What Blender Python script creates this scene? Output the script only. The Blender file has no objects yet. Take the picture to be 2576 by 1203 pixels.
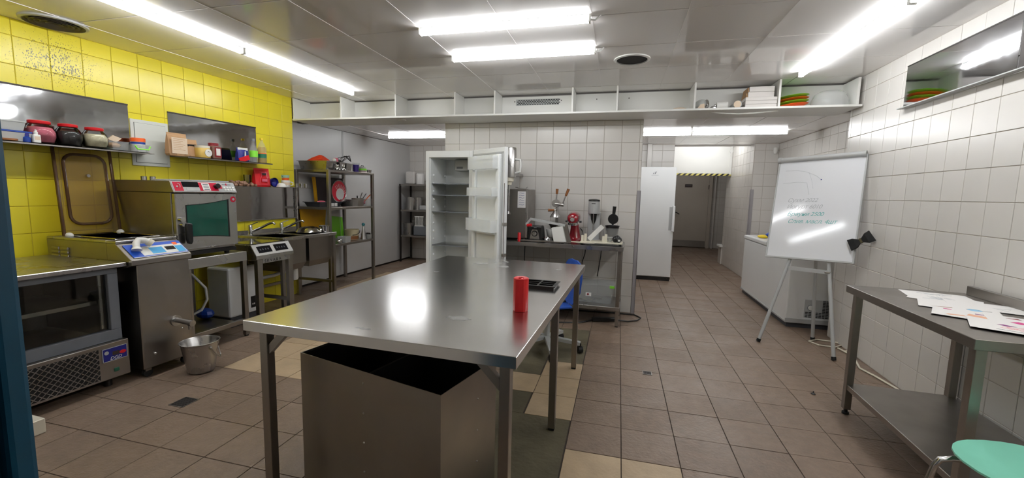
import bpy, bmesh, math, random
from mathutils import Matrix, Vector
random.seed(7)
S = bpy.context.scene
COL = S.collection
# ------------------------------------------------------------------ camera, world, exposure
cam_d = bpy.data.cameras.new('camera'); cam = bpy.data.objects.new('camera', cam_d); COL.objects.link(cam)
_r = (0.95896, 0.28271, 0.02189); _u = (-0.05149, 0.0977, 0.99388); _f = (-0.27884, 0.95422, -0.10824)
cam.matrix_world = Matrix(((_r[0], _u[0], -_f[0], 0), (_r[1], _u[1], -_f[1], 0), (_r[2], _u[2], -_f[2], 1.396), (0, 0, 0, 1)))
cam_d.sensor_width = 36; cam_d.lens = 14.7504; cam_d.clip_start = 0.05; cam_d.clip_end = 60
S.camera = cam
wd = bpy.data.worlds.new('world'); S.world = wd; wd.use_nodes = True
wd.node_tree.nodes['Background'].inputs[0].default_value = (1.0, 0.94, 0.88, 1)
wd.node_tree.nodes['Background'].inputs[1].default_value = 0.05
S.view_settings.view_transform = 'Standard'; S.view_settings.look = 'None'
S.view_settings.exposure = 0.8; S.view_settings.gamma = 1.0; S.view_settings.use_curve_mapping = False
S.cycles.max_bounces = 10; S.cycles.diffuse_bounces = 6; S.cycles.glossy_bounces = 5
S.cycles.transparent_max_bounces = 12; S.cycles.caustics_reflective = False; S.cycles.caustics_refractive = False
S.cycles.sample_clamp_indirect = 6.0
LAMP_STRENGTH = 23.0
# ------------------------------------------------------------------ frames
A = math.radians(2.119)              # the tiles, ceiling grid and rear rooms are turned by this against the side walls
W = Matrix.Identity(4)
T = Matrix.Rotation(A, 4, 'Z')
def frame(x, y, z=0, deg=0): return Matrix.Translation((x, y, z)) @ Matrix.Rotation(math.radians(deg), 4, 'Z')
XL, XR, HT, HL = -4.283, 1.965, 2.546, 2.315
# ------------------------------------------------------------------ materials
def lin(c):
    o = []
    for v in c[:3]:
        v /= 255.0
        o.append(v / 12.92 if v <= 0.04045 else ((v + 0.055) / 1.055) ** 2.4)
    return (*o, 1.0)
MATS = {}
def mat(name, col, rough=0.5, metal=0.0, noise=None, rnd=0.0, bump=None, col2=None, spec=None, emit=None, alpha=None, trans=None, rnoise=None, coat=None, stretch=None):
    m = bpy.data.materials.new(name); m.use_nodes = True; MATS[name] = m
    nt = m.node_tree; N = nt.nodes; L = nt.links; b = N['Principled BSDF']
    c = lin(col); b.inputs['Base Color'].default_value = c
    b.inputs['Roughness'].default_value = rough; b.inputs['Metallic'].default_value = metal
    if spec is not None: b.inputs['Specular IOR Level'].default_value = spec
    if coat: b.inputs['Coat Weight'].default_value = coat; b.inputs['Coat Roughness'].default_value = 0.08
    if emit: b.inputs['Emission Color'].default_value = (*emit[0], 1); b.inputs['Emission Strength'].default_value = emit[1]
    if alpha is not None: b.inputs['Alpha'].default_value = alpha
    if trans is not None: b.inputs['Transmission Weight'].default_value = trans
    co = N.new('ShaderNodeNewGeometry').outputs['Position'] if (noise or bump or rnoise) else None
    if co is not None and stretch:
        mp = N.new('ShaderNodeMapping'); mp.inputs['Scale'].default_value = stretch; L.new(co, mp.inputs['Vector']); co = mp.outputs[0]
    out = None
    if noise:
        n = N.new('ShaderNodeTexNoise'); n.inputs['Scale'].default_value = noise[0]; n.inputs['Detail'].default_value = 6; L.new(co, n.inputs['Vector'])
        r = N.new('ShaderNodeMapRange'); r.inputs[1].default_value = 0.3; r.inputs[2].default_value = 0.7
        L.new(n.outputs['Fac'], r.inputs[0])
        mx = N.new('ShaderNodeMix'); mx.data_type = 'RGBA'
        if col2: mx.inputs[6].default_value = c; mx.inputs[7].default_value = lin(col2); r.inputs[3].default_value = 0; r.inputs[4].default_value = noise[1]
        else: mx.inputs[6].default_value = c; mx.inputs[7].default_value = tuple(v * 0.55 for v in c[:3]) + (1,); r.inputs[3].default_value = 0; r.inputs[4].default_value = noise[1]
        L.new(r.outputs[0], mx.inputs[0]); out = mx.outputs[2]
    if rnd:
        oi = N.new('ShaderNodeObjectInfo'); h = N.new('ShaderNodeHueSaturation')
        r2 = N.new('ShaderNodeMapRange'); r2.inputs[3].default_value = 1 - rnd; r2.inputs[4].default_value = 1 + rnd
        L.new(oi.outputs['Random'], r2.inputs[0]); L.new(r2.outputs[0], h.inputs['Value'])
        if out: L.new(out, h.inputs['Color'])
        else: h.inputs['Color'].default_value = c
        out = h.outputs[0]
    if out: L.new(out, b.inputs['Base Color'])
    if rnoise:
        n = N.new('ShaderNodeTexNoise'); n.inputs['Scale'].default_value = rnoise[0]; n.inputs['Detail'].default_value = 5; L.new(co, n.inputs['Vector'])
        r = N.new('ShaderNodeMapRange'); r.inputs[1].default_value = 0.3; r.inputs[2].default_value = 0.7; r.inputs[3].default_value = rough - rnoise[1]; r.inputs[4].default_value = rough + rnoise[1]
        L.new(n.outputs['Fac'], r.inputs[0]); L.new(r.outputs[0], b.inputs['Roughness'])
    if bump:
        n = N.new('ShaderNodeTexNoise'); n.inputs['Scale'].default_value = bump[0]; n.inputs['Detail'].default_value = 4; L.new(co, n.inputs['Vector'])
        bp = N.new('ShaderNodeBump'); bp.inputs['Strength'].default_value = bump[1]; bp.inputs['Distance'].default_value = bump[2] if len(bump) > 2 else 0.01
        L.new(n.outputs['Fac'], bp.inputs['Height']); L.new(bp.outputs[0], b.inputs['Normal'])
    return m
# setting
M_FLOOR = mat('brown_floor_tile', (132, 113, 97), 0.42, noise=(16, 0.5), rnd=0.08, bump=(48, 0.55, 0.008), rnoise=(3, 0.12))
M_PALE = mat('pale_floor_tile', (188, 166, 136), 0.45, noise=(9, 0.4), rnd=0.06, bump=(55, 0.3, 0.006))
M_CEM = mat('cement', (104, 97, 76), 0.85, noise=(5, 0.8), bump=(30, 0.5, 0.01))
M_FGROUT = mat('floor_grout', (62, 52, 45), 0.9)
M_WT = mat('cream_wall_tile', (216, 213, 208), 0.26, noise=(2.2, 0.08), rnd=0.025, bump=(14, 0.05, 0.004))
M_WG = mat('wall_grout', (182, 173, 163), 0.9)
M_YT = mat('yellow_wall_tile', (229, 214, 50), 0.26, noise=(2.5, 0.15), rnd=0.025, bump=(14, 0.06, 0.004))
M_YG = mat('yellow_grout', (190, 172, 50), 0.8)
M_CEIL = mat('ceiling_panel', (238, 235, 233), 0.08, noise=(1.2, 0.05), rnd=0.02, bump=(2.5, 0.05, 0.01))
M_CGAP = mat('ceiling_gap', (124, 120, 117), 0.9)
M_WPAN = mat('white_wall_panel', (206, 206, 206), 0.4, noise=(1.6, 0.12), col2=(170, 168, 165))
M_LAM = mat('white_laminate', (228, 228, 224), 0.35, noise=(4, 0.06))
M_TEAL = mat('teal_paint', (4, 66, 90), 0.38, noise=(20, 0.25), bump=(40, 0.1, 0.004))
M_DOOR = mat('cream_door', (196, 188, 176), 0.4, noise=(2, 0.15))
M_PLASTER = mat('plaster', (200, 196, 190), 0.7, noise=(3, 0.1))
# stains on the yellow tiles, a mould patch of its own shape near the vent
def mould(m):
    nt = m.node_tree; N = nt.nodes; L = nt.links; b = N['Principled BSDF']
    src = b.inputs['Base Color'].links[0].from_socket
    g = N.new('ShaderNodeNewGeometry'); mp = N.new('ShaderNodeMapping'); mp.vector_type = 'POINT'
    mp.inputs['Location'].default_value = (0, -2.2 * 2.5, -2.31 * 3.4); mp.inputs['Scale'].default_value = (0, 2.5, 3.4)
    L.new(g.outputs['Position'], mp.inputs['Vector'])
    ln = N.new('ShaderNodeVectorMath'); ln.operation = 'LENGTH'; L.new(mp.outputs[0], ln.inputs[0])
    msk = N.new('ShaderNodeMapRange'); msk.inputs[1].default_value = 0.2; msk.inputs[2].default_value = 1.0; msk.inputs[3].default_value = 0.78; msk.inputs[4].default_value = 0.0
    L.new(ln.outputs['Value'], msk.inputs[0])
    st = N.new('ShaderNodeMapping'); st.inputs['Scale'].default_value = (1, 1, 0.45); L.new(g.outputs['Position'], st.inputs['Vector'])
    v = N.new('ShaderNodeTexVoronoi'); v.inputs['Scale'].default_value = 130; L.new(st.outputs[0], v.inputs['Vector'])
    n = N.new('ShaderNodeTexNoise'); n.inputs['Scale'].default_value = 16; L.new(g.outputs['Position'], n.inputs['Vector'])
    s1 = N.new('ShaderNodeMath'); s1.operation = 'MULTIPLY'; L.new(msk.outputs[0], s1.inputs[0]); L.new(n.outputs['Fac'], s1.inputs[1])
    lt = N.new('ShaderNodeMath'); lt.operation = 'LESS_THAN'; L.new(v.outputs['Distance'], lt.inputs[0]); L.new(s1.outputs[0], lt.inputs[1])
    sc = N.new('ShaderNodeMath'); sc.operation = 'MULTIPLY'; sc.inputs[1].default_value = 0.9; L.new(lt.outputs[0], sc.inputs[0])
    mx = N.new('ShaderNodeMix'); mx.data_type = 'RGBA'; mx.inputs[7].default_value = lin((44, 40, 20))
    L.new(sc.outputs[0], mx.inputs[0]); L.new(src, mx.inputs[6]); L.new(mx.outputs[2], b.inputs['Base Color'])
mould(M_YT)
# objects
M_SS = mat('stainless_steel', (184, 182, 180), 0.3, 1.0, noise=(3, 0.25), rnoise=(6, 0.08))
M_SSTOP = mat('worn_stainless_top', (218, 216, 214), 0.2, 1.0, noise=(7, 0.1))
M_SSD = mat('dull_stainless', (160, 155, 149), 0.36, 1.0, noise=(3, 0.3), rnoise=(5, 0.08))
M_SSW = mat('wavy_stainless_sheet', (192, 192, 194), 0.07, 1.0, noise=(6, 0.08), rnoise=(5, 0.02), bump=(1.4, 0.14, 0.03))
M_CHROME = mat('chrome', (205, 205, 205), 0.1, 1.0)
M_DARKM = mat('dark_metal', (60, 56, 54), 0.45, 0.8)
M_BLACK = mat('black_plastic', (18, 18, 19), 0.35)
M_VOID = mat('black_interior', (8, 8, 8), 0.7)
M_RUB = mat('black_rubber', (14, 14, 14), 0.8)
M_WHITE = mat('white_plastic', (226, 226, 222), 0.35)
M_ENAMEL = mat('white_enamel', (228, 230, 230), 0.25, noise=(3, 0.05))
M_OFFW = mat('ivory_plastic', (222, 216, 198), 0.45, noise=(8, 0.1))
M_FRIDGEIN = mat('fridge_liner', (240, 243, 243), 0.3, noise=(5, 0.08))
M_GREY = mat('grey_plastic', (112, 116, 122), 0.5)
M_DGREY = mat('dark_grey_plastic', (62, 64, 70), 0.5)
M_LGREY = mat('light_grey_paint', (176, 178, 178), 0.4)
M_EGREY = mat('cabinet_grey_paint', (208, 212, 206), 0.45)
M_FRAME = mat('grey_blue_frame', (112, 116, 124), 0.5, noise=(12, 0.2))
M_RED = mat('red_plastic', (206, 24, 34), 0.35)
M_REDROLL = mat('red_bag_film', (226, 46, 48), 0.4, noise=(30, 0.15))
M_MRED = mat('metallic_red', (136, 5, 26), 0.2, coat=1.0)
M_ORANGE = mat('orange_plastic', (248, 104, 36), 0.4)
M_LIME = mat('lime_plastic', (136, 228, 60), 0.4)
M_GREENB = mat('green_board', (104, 170, 36), 0.5)
M_YELB = mat('amber_board', (212, 158, 14), 0.5, noise=(60, 0.15))
M_YELT = mat('yellow_tub', (198, 184, 44), 0.4)
M_PINK = mat('pink_sugar', (232, 120, 140), 0.8, noise=(40, 0.4))
M_CHOC = mat('dark_beans', (38, 32, 32), 0.7, noise=(60, 0.5))
M_RICE = mat('pale_grain', (240, 228, 192), 0.8, noise=(70, 0.35))
M_KRAFT = mat('kraft_paper', (184, 146, 108), 0.75, noise=(12, 0.15))
M_LABEL = mat('paper_label', (214, 194, 170), 0.7)
M_PAPER = mat('white_paper', (226, 224, 222), 0.7)
M_BLUE = mat('blue_plastic', (22, 62, 150), 0.4)
M_NAVY = mat('navy_print', (28, 34, 128), 0.4)
M_PURPLE = mat('purple_plastic', (54, 34, 120), 0.4)
M_CBLUE = mat('chair_blue_shell', (30, 74, 158), 0.4)
M_MINT = mat('mint_seat', (140, 216, 192), 0.35, noise=(20, 0.06))
M_WOOD = mat('turned_wood', (150, 96, 54), 0.5, noise=(25, 0.35))
M_YELLOW = mat('yellow_print', (236, 206, 40), 0.5)
M_PINKP = mat('pink_print', (222, 104, 128), 0.5)
M_BROWNP = mat('brown_film', (60, 46, 42), 0.5)
M_HONEY = mat('honey_jar', (214, 180, 92), 0.4)
M_MAROON = mat('maroon_lid', (128, 24, 36), 0.4)
M_TURQ = mat('turquoise_print', (60, 160, 214), 0.4)
M_PANELBLUE = mat('panel_blue', (36, 84, 190), 0.35)
M_CRIM = mat('crimson_panel', (188, 16, 52), 0.35)
M_DISP = mat('dark_display', (14, 16, 22), 0.15)
M_INK = mat('black_ink', (26, 26, 28), 0.6)
M_TEALINK = mat('teal_ink', (112, 182, 180), 0.6)
M_GREYINK = mat('grey_ink', (180, 184, 188), 0.6)
M_TEALBALL = mat('teal_knob', (30, 110, 118), 0.4)
M_CARD = mat('white_card', (214, 210, 206), 0.7)
M_SCALLOP = mat('melamine', (214, 40, 64), 0.35)
M_LAMP = mat('lamp_diffuser', (255, 255, 255), 0.4, emit=((0.97, 0.985, 1.0), LAMP_STRENGTH))
def glassy(name, col, a, rough=0.06, pc=None):
    m = bpy.data.materials.new(name); m.use_nodes = True; MATS[name] = m
    nt = m.node_tree; N = nt.nodes; L = nt.links
    for n in list(N): N.remove(n)
    o = N.new('ShaderNodeOutputMaterial'); mx = N.new('ShaderNodeMixShader'); t = N.new('ShaderNodeBsdfTransparent'); p = N.new('ShaderNodeBsdfPrincipled')
    t.inputs[0].default_value = lin(col); p.inputs['Base Color'].default_value = lin(pc or col); p.inputs['Roughness'].default_value = rough
    mx.inputs[0].default_value = a
    L.new(t.outputs[0], mx.inputs[1]); L.new(p.outputs[0], mx.inputs[2]); L.new(mx.outputs[0], o.inputs[0])
    return m
def clearglass(name, col, rough=0.02):
    m = bpy.data.materials.new(name); m.use_nodes = True; MATS[name] = m
    nt = m.node_tree; N = nt.nodes; L = nt.links
    for n in list(N): N.remove(n)
    o = N.new('ShaderNodeOutputMaterial'); mx = N.new('ShaderNodeMixShader'); t = N.new('ShaderNodeBsdfTransparent'); p = N.new('ShaderNodeBsdfGlossy'); f = N.new('ShaderNodeFresnel')
    t.inputs[0].default_value = lin(col); p.inputs['Roughness'].default_value = rough; f.inputs[0].default_value = 1.45
    L.new(f.outputs[0], mx.inputs[0]); L.new(t.outputs[0], mx.inputs[1]); L.new(p.outputs[0], mx.inputs[2]); L.new(mx.outputs[0], o.inputs[0])
    return m
M_GLASS = clearglass('clear_glass', (248, 251, 250))
M_GUARD = mat('grey_corner_guard', (158, 155, 158), 0.45, noise=(8, 0.15))
M_CLEARP = glassy('clear_plastic', (244, 245, 245), 0.13, 0.2)
M_BIN = glassy('door_bin_plastic', (248, 249, 249), 0.3, 0.2)
M_CLOUDP = glassy('cloudy_plastic', (222, 224, 222), 0.55, 0.3)
M_SMOKE = glassy('smoky_polycarbonate', (248, 243, 226), 0.14, 0.15, (158, 140, 104))
M_LITSTEEL = mat('lit_steel', (206, 206, 204), 0.35, 0.35)  # steel with light falling on it put into a paler colour
M_SMEAR = glassy('dried_smear', (255, 255, 255), 0.3, 0.5, (206, 206, 202))
M_SMOKED = glassy('smoky_ridge', (180, 152, 118), 0.4, 0.15, (96, 74, 52))
M_GREENG = glassy('green_oven_glass', (14, 104, 84), 0.62, 0.05)
M_OIL = glassy('golden_oil', (226, 196, 60), 0.5, 0.1)
# ------------------------------------------------------------------ mesh builder
class MB:
    def __init__(s): s.bm = bmesh.new()
    def _add(s, V, F, b=0, seg=1):
        vs = [s.bm.verts.new(v) for v in V]; fs = []
        for f in F:
            try: fs.append(s.bm.faces.new([vs[i] for i in f]))
            except ValueError: pass
        if b > 0:
            es = list({e for f in fs for e in f.edges})
            bmesh.ops.bevel(s.bm, geom=es, offset=b, segments=seg, affect='EDGES', profile=0.5)
        return s
    def box(s, x0, x1, y0, y1, z0, z1, b=0, seg=1):
        V = [(x, y, z) for z in (z0, z1) for y in (y0, y1) for x in (x0, x1)]
        return s._add(V, [(0, 2, 3, 1), (4, 5, 7, 6), (0, 1, 5, 4), (2, 6, 7, 3), (0, 4, 6, 2), (1, 3, 7, 5)], b, seg)
    def bar(s, p0, p1, w, d=None, up=(0, 0, 1), b=0):
        p0 = Vector(p0); p1 = Vector(p1); d = d or w; t = (p1 - p0).normalized(); u = Vector(up)
        if abs(t.dot(u)) > 0.98: u = Vector((1, 0, 0))
        a = t.cross(u).normalized(); c = a.cross(t).normalized()
        V = [p + a * (w / 2 * i) + c * (d / 2 * j) for p in (p0, p1) for j in (-1, 1) for i in (-1, 1)]
        return s._add(V, [(0, 2, 3, 1), (4, 5, 7, 6), (0, 1, 5, 4), (2, 6, 7, 3), (0, 4, 6, 2), (1, 3, 7, 5)], b)
    def cyl(s, p0, p1, r0, r1=None, n=16, cap=True):
        r1 = r0 if r1 is None else r1; p0 = Vector(p0); p1 = Vector(p1); t = (p1 - p0).normalized()
        u = Vector((0, 0, 1)) if abs(t.z) < 0.9 else Vector((1, 0, 0)); a = t.cross(u).normalized(); c = t.cross(a).normalized()
        V = []
        for p, r in ((p0, r0), (p1, r1)):
            for i in range(n):
                q = 2 * math.pi * i / n; V.append(p + a * (r * math.cos(q)) + c * (r * math.sin(q)))
        F = [(i, (i + 1) % n, n + (i + 1) % n, n + i) for i in range(n)]
        if cap: F += [tuple(range(n - 1, -1, -1)), tuple(range(n, 2 * n))]
        return s._add(V, F)
    def lathe(s, prof, c=(0, 0, 0), n=24, sx=1, sy=1, axis='z', cap0=True, cap1=True):
        V = []; m = len(prof)
        for r, z in prof:
            for i in range(n):
                q = 2 * math.pi * i / n; p = (r * math.cos(q) * sx, r * math.sin(q) * sy, z)
                if axis == 'x': p = (p[2], p[0], p[1])
                elif axis == 'y': p = (p[1], p[2], p[0])
                V.append((p[0] + c[0], p[1] + c[1], p[2] + c[2]))
        F = [(k * n + i, k * n + (i + 1) % n, (k + 1) * n + (i + 1) % n, (k + 1) * n + i) for k in range(m - 1) for i in range(n)]
        if cap0: F.append(tuple(range(n - 1, -1, -1)))
        if cap1: F.append(tuple(range((m - 1) * n, m * n)))
        return s._add(V, F)
    def sph(s, c, r, n=16, k=8, sx=1, sy=1, sz=1):
        prof = [(max(1e-4, r * math.sin(math.pi * i / k)), -r * sz * math.cos(math.pi * i / k)) for i in range(k + 1)]
        return s.lathe(prof, c, n, sx, sy)
    def tube(s, pts, r, n=8, closed=False):
        P = [Vector(p) for p in pts]; m = len(P); V = []; prev = None
        for i in range(m):
            a = P[(i - 1) % m] if (closed or i > 0) else P[i]; b = P[(i + 1) % m] if (closed or i < m - 1) else P[i]
            t = (b - a).normalized()
            if prev is None:
                u = Vector((0, 0, 1)) if abs(t.z) < 0.9 else Vector((1, 0, 0)); x = t.cross(u).normalized()
            else: x = (prev - t * prev.dot(t)).normalized()
            prev = x; y = t.cross(x)
            for j in range(n):
                q = 2 * math.pi * j / n; V.append(P[i] + x * (r * math.cos(q)) + y * (r * math.sin(q)))
        F = [(k * n + j, k * n + (j + 1) % n, ((k + 1) % m) * n + (j + 1) % n, ((k + 1) % m) * n + j) for k in range(m if closed else m - 1) for j in range(n)]
        if not closed: F += [tuple(range(n - 1, -1, -1)), tuple(range((m - 1) * n, m * n))]
        return s._add(V, F)
    def prism(s, pts, axis, a, b, bev=0):
        def P(u, v, w): return {'x': (w, u, v), 'y': (u, w, v), 'z': (u, v, w)}[axis]
        n = len(pts); V = [P(u, v, a) for u, v in pts] + [P(u, v, b) for u, v in pts]
        F = [tuple(range(n - 1, -1, -1)), tuple(range(n, 2 * n))] + [(i, (i + 1) % n, n + (i + 1) % n, n + i) for i in range(n)]
        return s._add(V, F, bev)
    def loft(s, rings, cap=True, closed=True):
        n = len(rings[0]); V = [p for r in rings for p in r]
        F = [(k * n + i, k * n + (i + 1) % n, (k + 1) * n + (i + 1) % n, (k + 1) * n + i) for k in range(len(rings) - 1) for i in range(n)]
        if cap: F += [tuple(range(n - 1, -1, -1)), tuple(range((len(rings) - 1) * n, len(rings) * n))]
        return s._add(V, F)
    def mesh(s, name, off=(0, 0, 0), smooth=False):
        bmesh.ops.recalc_face_normals(s.bm, faces=s.bm.faces)
        if any(off): bmesh.ops.translate(s.bm, verts=s.bm.verts, vec=Vector(off))
        me = bpy.data.meshes.new(name); s.bm.to_mesh(me); s.bm.free()
        if smooth:
            me.polygons.foreach_set('use_smooth', [True] * len(me.polygons))
            me.set_sharp_from_angle(angle=math.radians(38))
        return me
ORI = {}
def thing(name, label, cat, loc=(0, 0, 0), fr=W, group=None):
    o = bpy.data.objects.new(name, None); COL.objects.link(o); o.empty_display_size = 0.1
    o.matrix_world = fr @ Matrix.Translation(loc); ORI[o.name] = Vector(loc)
    o['label'] = label; o['category'] = cat
    if group: o['group'] = group
    return o
def part(name, mb, m, parent, smooth=False, label=None, kind=None):
    off = ORI[parent.name]; me = mb.mesh(name, -off, smooth); me.materials.append(m)
    o = bpy.data.objects.new(name, me); COL.objects.link(o); o.parent = parent; ORI[o.name] = off
    if label: o['label'] = label
    if kind: o['kind'] = kind
    return o
def single(name, mb, m, label, cat, loc=(0, 0, 0), fr=W, group=None, smooth=False):
    me = mb.mesh(name, -Vector(loc), smooth); me.materials.append(m)
    o = bpy.data.objects.new(name, me); COL.objects.link(o); o.matrix_world = fr @ Matrix.Translation(loc); ORI[o.name] = Vector(loc)
    o['label'] = label; o['category'] = cat
    if group: o['group'] = group
    return o
def struct(name, mb, m, fr=W, smooth=False):
    me = mb.mesh(name, (0, 0, 0), smooth); me.materials.append(m)
    o = bpy.data.objects.new(name, me); COL.objects.link(o); o.matrix_world = fr; o['kind'] = 'structure'; ORI[o.name] = Vector((0, 0, 0))
    return o
def text(name, body, size, m, parent, o, right, up, extr=0.0006, shear=0.0, spacing=1.0, align='LEFT'):
    cu = bpy.data.curves.new(name, 'FONT'); cu.body = body; cu.size = size; cu.extrude = extr; cu.shear = shear; cu.space_character = spacing; cu.align_x = align
    t = bpy.data.objects.new(name, cu); COL.objects.link(t)
    dg = bpy.context.evaluated_depsgraph_get(); me = bpy.data.meshes.new_from_object(t.evaluated_get(dg))
    bpy.data.objects.remove(t); bpy.data.curves.remove(cu)
    me.materials.clear(); me.materials.append(m); me.name = name
    ob = bpy.data.objects.new(name, me); COL.objects.link(ob); ob.parent = parent; ORI[ob.name] = ORI[parent.name]
    r = Vector(right).normalized(); u = Vector(up).normalized(); n = r.cross(u); p = Vector(o) - ORI[parent.name]
    ob.matrix_local = Matrix(((r.x, u.x, n.x, p.x), (r.y, u.y, n.y, p.y), (r.z, u.z, n.z, p.z), (0, 0, 0, 1)))
    return ob
# ------------------------------------------------------------------ tiling
TC = {}
def tile_mesh(w, h, th, ch, m, name):
    k = (round(w, 3), round(h, 3), th, ch, m.name)
    if k not in TC:
        a, b = w / 2, h / 2
        V = [(-a, -b, -0.004), (a, -b, -0.004), (a, b, -0.004), (-a, b, -0.004), (-a, -b, th - ch), (a, -b, th - ch), (a, b, th - ch), (-a, b, th - ch),
             (-a + ch, -b + ch, th), (a - ch, -b + ch, th), (a - ch, b - ch, th), (-a + ch, b - ch, th)]
        F = [(0, 1, 5, 4), (1, 2, 6, 5), (2, 3, 7, 6), (3, 0, 4, 7), (4, 5, 9, 8), (5, 6, 10, 9), (6, 7, 11, 10), (7, 4, 8, 11), (8, 9, 10, 11)]
        me = bpy.data.meshes.new(name); me.from_pydata(V, [], F); me.materials.append(m); TC[k] = me
    return TC[k]
def tiles(parent, O, U, V, us, vs, m, gap=0.004, th=0.004, ch=0.0015, name='tile', keep=None, isp=None, mf=None, off=None):
    """one object for each tile; what isp() refuses is joined into one part"""
    U = Vector(U); V = Vector(V); Nn = U.cross(V); O = Vector(O); rest = []; cnt = 0
    for i in range(len(us) - 1):
        for j in range(len(vs) - 1):
            w = us[i + 1] - us[i] - gap; h = vs[j + 1] - vs[j] - gap
            if w < 0.012 or h < 0.012: continue
            uc = (us[i] + us[i + 1]) / 2; vc = (vs[j] + vs[j + 1]) / 2
            if keep and not keep(uc, vc): continue
            mm = mf(uc, vc) if mf else m
            if mm is None: continue
            me = tile_mesh(w, h, th, ch, mm, name); p = O + U * uc + V * vc + Nn * random.uniform(-0.0006, 0.0006)
            Mx = Matrix(((U.x, V.x, Nn.x, p.x), (U.y, V.y, Nn.y, p.y), (U.z, V.z, Nn.z, p.z), (0, 0, 0, 1)))
            if isp is None or isp(uc, vc):
                o = bpy.data.objects.new(name, me); COL.objects.link(o); o.parent = parent; o.matrix_local = Mx; cnt += 1
            else: rest.append((me, Mx, mm))
    if rest:
        byM = {}
        for me, Mx, mm in rest: byM.setdefault(mm.name, []).append((me, Mx))
        for k, l in byM.items():
            VV = []; FF = []
            for me, Mx in l:
                b = len(VV); VV += [Mx @ v.co for v in me.vertices]; FF += [tuple(b + x for x in p.vertices) for p in me.polygons]
            me = bpy.data.meshes.new('far_tiles'); me.from_pydata(VV, [], FF); me.materials.append(MATS[k])
            o = bpy.data.objects.new('far_tiles', me); COL.objects.link(o); o.parent = parent; o['kind'] = 'stuff'
    return cnt
def grid(a, b, start, step):
    k = math.ceil((a - start) / step - 1e-6); l = [a]
    while start + k * step < b - 1e-6:
        if start + k * step > a + 1e-6: l.append(start + k * step)
        k += 1
    l.append(b); return l
def inview(p, mx=0.03):
    d = Vector(p) - Vector((0, 0, 1.396)); z = d.dot(Vector(_f))
    if z < 0.1: return False
    x = d.dot(Vector(_r)) / z * 1055.475; y = d.dot(Vector(_u)) / z * 1055.475
    return abs(x) < 1288 * (1 + mx) + 30 and abs(y) < 601 * (1 + mx) + 30
# ================================================================== SETTING
# floor: slab with every tile laid on it
floor = struct('floor', MB().box(-5.0, 3.1, -1.0, 13.4, -0.15, -0.004), M_FGROUT, T)
FX, FY = -0.225, 2.492
def t2w(x, y): return (x * math.cos(A) - y * math.sin(A), x * math.sin(A) + y * math.cos(A))
def floor_keep(u, v):
    x, y = t2w(u, v)
    if v > 8.0: return 0.7 < u < 2.95
    return -4.62 < x < 2.42 and y > -0.6
def floor_mat(u, v):
    if -0.53 < u < -0.22 and (2.5 < v < 3.4): return M_PALE
    if -0.23 < u < 0.4 and 1.3 < v < 2.19: return M_PALE
    if -3.05 < u < -1.7 and 2.5 < v < 3.4: return M_PALE
    if -3.9 < u < -3.0 and 4.9 < v < 6.4: return M_PALE
    if -0.83 < u < -0.53 and 2.8 < v < 3.1: return M_PALE
    if -0.83 < u < -0.22 and 1.3 < v < 2.5: return None
    if -0.53 < u < -0.22 and 3.4 < v < 4.4: return None
    if -0.83 < u < -0.53 and (2.5 < v < 2.8 or 3.1 < v < 4.4): return None
    return M_FLOOR
fus = grid(-4.9, 3.0, FX, 0.3); fvs = grid(-0.9, 13.3, FY, 0.3)
_c = []
for i in range(len(fus) - 1):
    for j in range(len(fvs) - 1):
        u = (fus[i] + fus[i + 1]) / 2; v = (fvs[j] + fvs[j + 1]) / 2; x, y = t2w(u, v)
        hid = (x < -3.45 and y < 4.4) or (-1.4 < x < -0.6 and 1.6 < y < 3.2)
        if floor_keep(u, v) and inview((x, y, 0)) and not hid: _c.append((x * x + y * y, round(u, 3), round(v, 3)))
_c.sort(); FPART = {(a, b) for _, a, b in _c[:290]}
tiles(floor, (0, 0, -0.004), (1, 0, 0), (0, 1, 0), fus, fvs, M_FLOOR, gap=0.0045, th=0.004, ch=0.001, keep=floor_keep, mf=floor_mat, isp=lambda u, v: (round(u, 3), round(v, 3)) in FPART)
cp = MB()
cp.box(-0.825, -0.232, 1.3, 2.497, -0.006, -0.0035); cp.box(-0.525, -0.232, 3.4, 4.4, -0.006, -0.003); cp.box(-0.825, -0.535, 2.5, 2.79, -0.006, -0.003); cp.box(-0.825, -0.535, 3.1, 4.4, -0.006, -0.003)
part('cement_patch', cp, M_CEM, floor)
# side walls
YS, YST = 1.965, 0.1965
wl = struct('wall_left', MB().box(XL - 0.15, XL - 0.004, 0.1, 4.49, 0, 2.62), M_YG)
tiles(wl, (XL - 0.004, 0, 0), (0, 1, 0), (0, 0, 1), grid(0.28, 4.488, YS, YST), grid(0.0, 2.545, 0.02, 0.2005), M_YT, gap=0.004, isp=lambda u, v: u > 1.6)
wr = struct('wall_right', MB().box(XR + 0.004, XR + 0.3, 0.1, 4.97, 0, 2.62), M_WG)
tiles(wr, (XR + 0.004, 0, 0), (0, -1, 0), (0, 0, 1), [-q for q in reversed(grid(0.28, 4.968, 3.347, YST))], grid(0.0, 2.545, 0.005, 0.2), M_WT, isp=lambda u, v: -u > 2.6)
wf = MB(); wf.box(-4.4, -0.80, 0.05, 0.27, 0, 2.62); wf.box(0.62, 2.2, 0.05, 0.27, 0, 2.62); wf.box(-0.80, 0.62, 0.05, 0.27, 2.15, 2.62)
struct('wall_front', wf, M_PLASTER)
jb = struct('trim_1', MB().box(-0.86, -0.70, 0.0, 0.285, 0, 2.2, 0.004), M_TEAL)
part('door_jamb_bead', MB().box(-0.86, -0.683, 0.275, 0.30, 0, 2.2, 0.006, 2), M_TEAL, jb)
part('door_stop', MB().box(-0.705, -0.685, 0.10, 0.225, 0, 2.1, 0.003), M_TEAL, jb)
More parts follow.
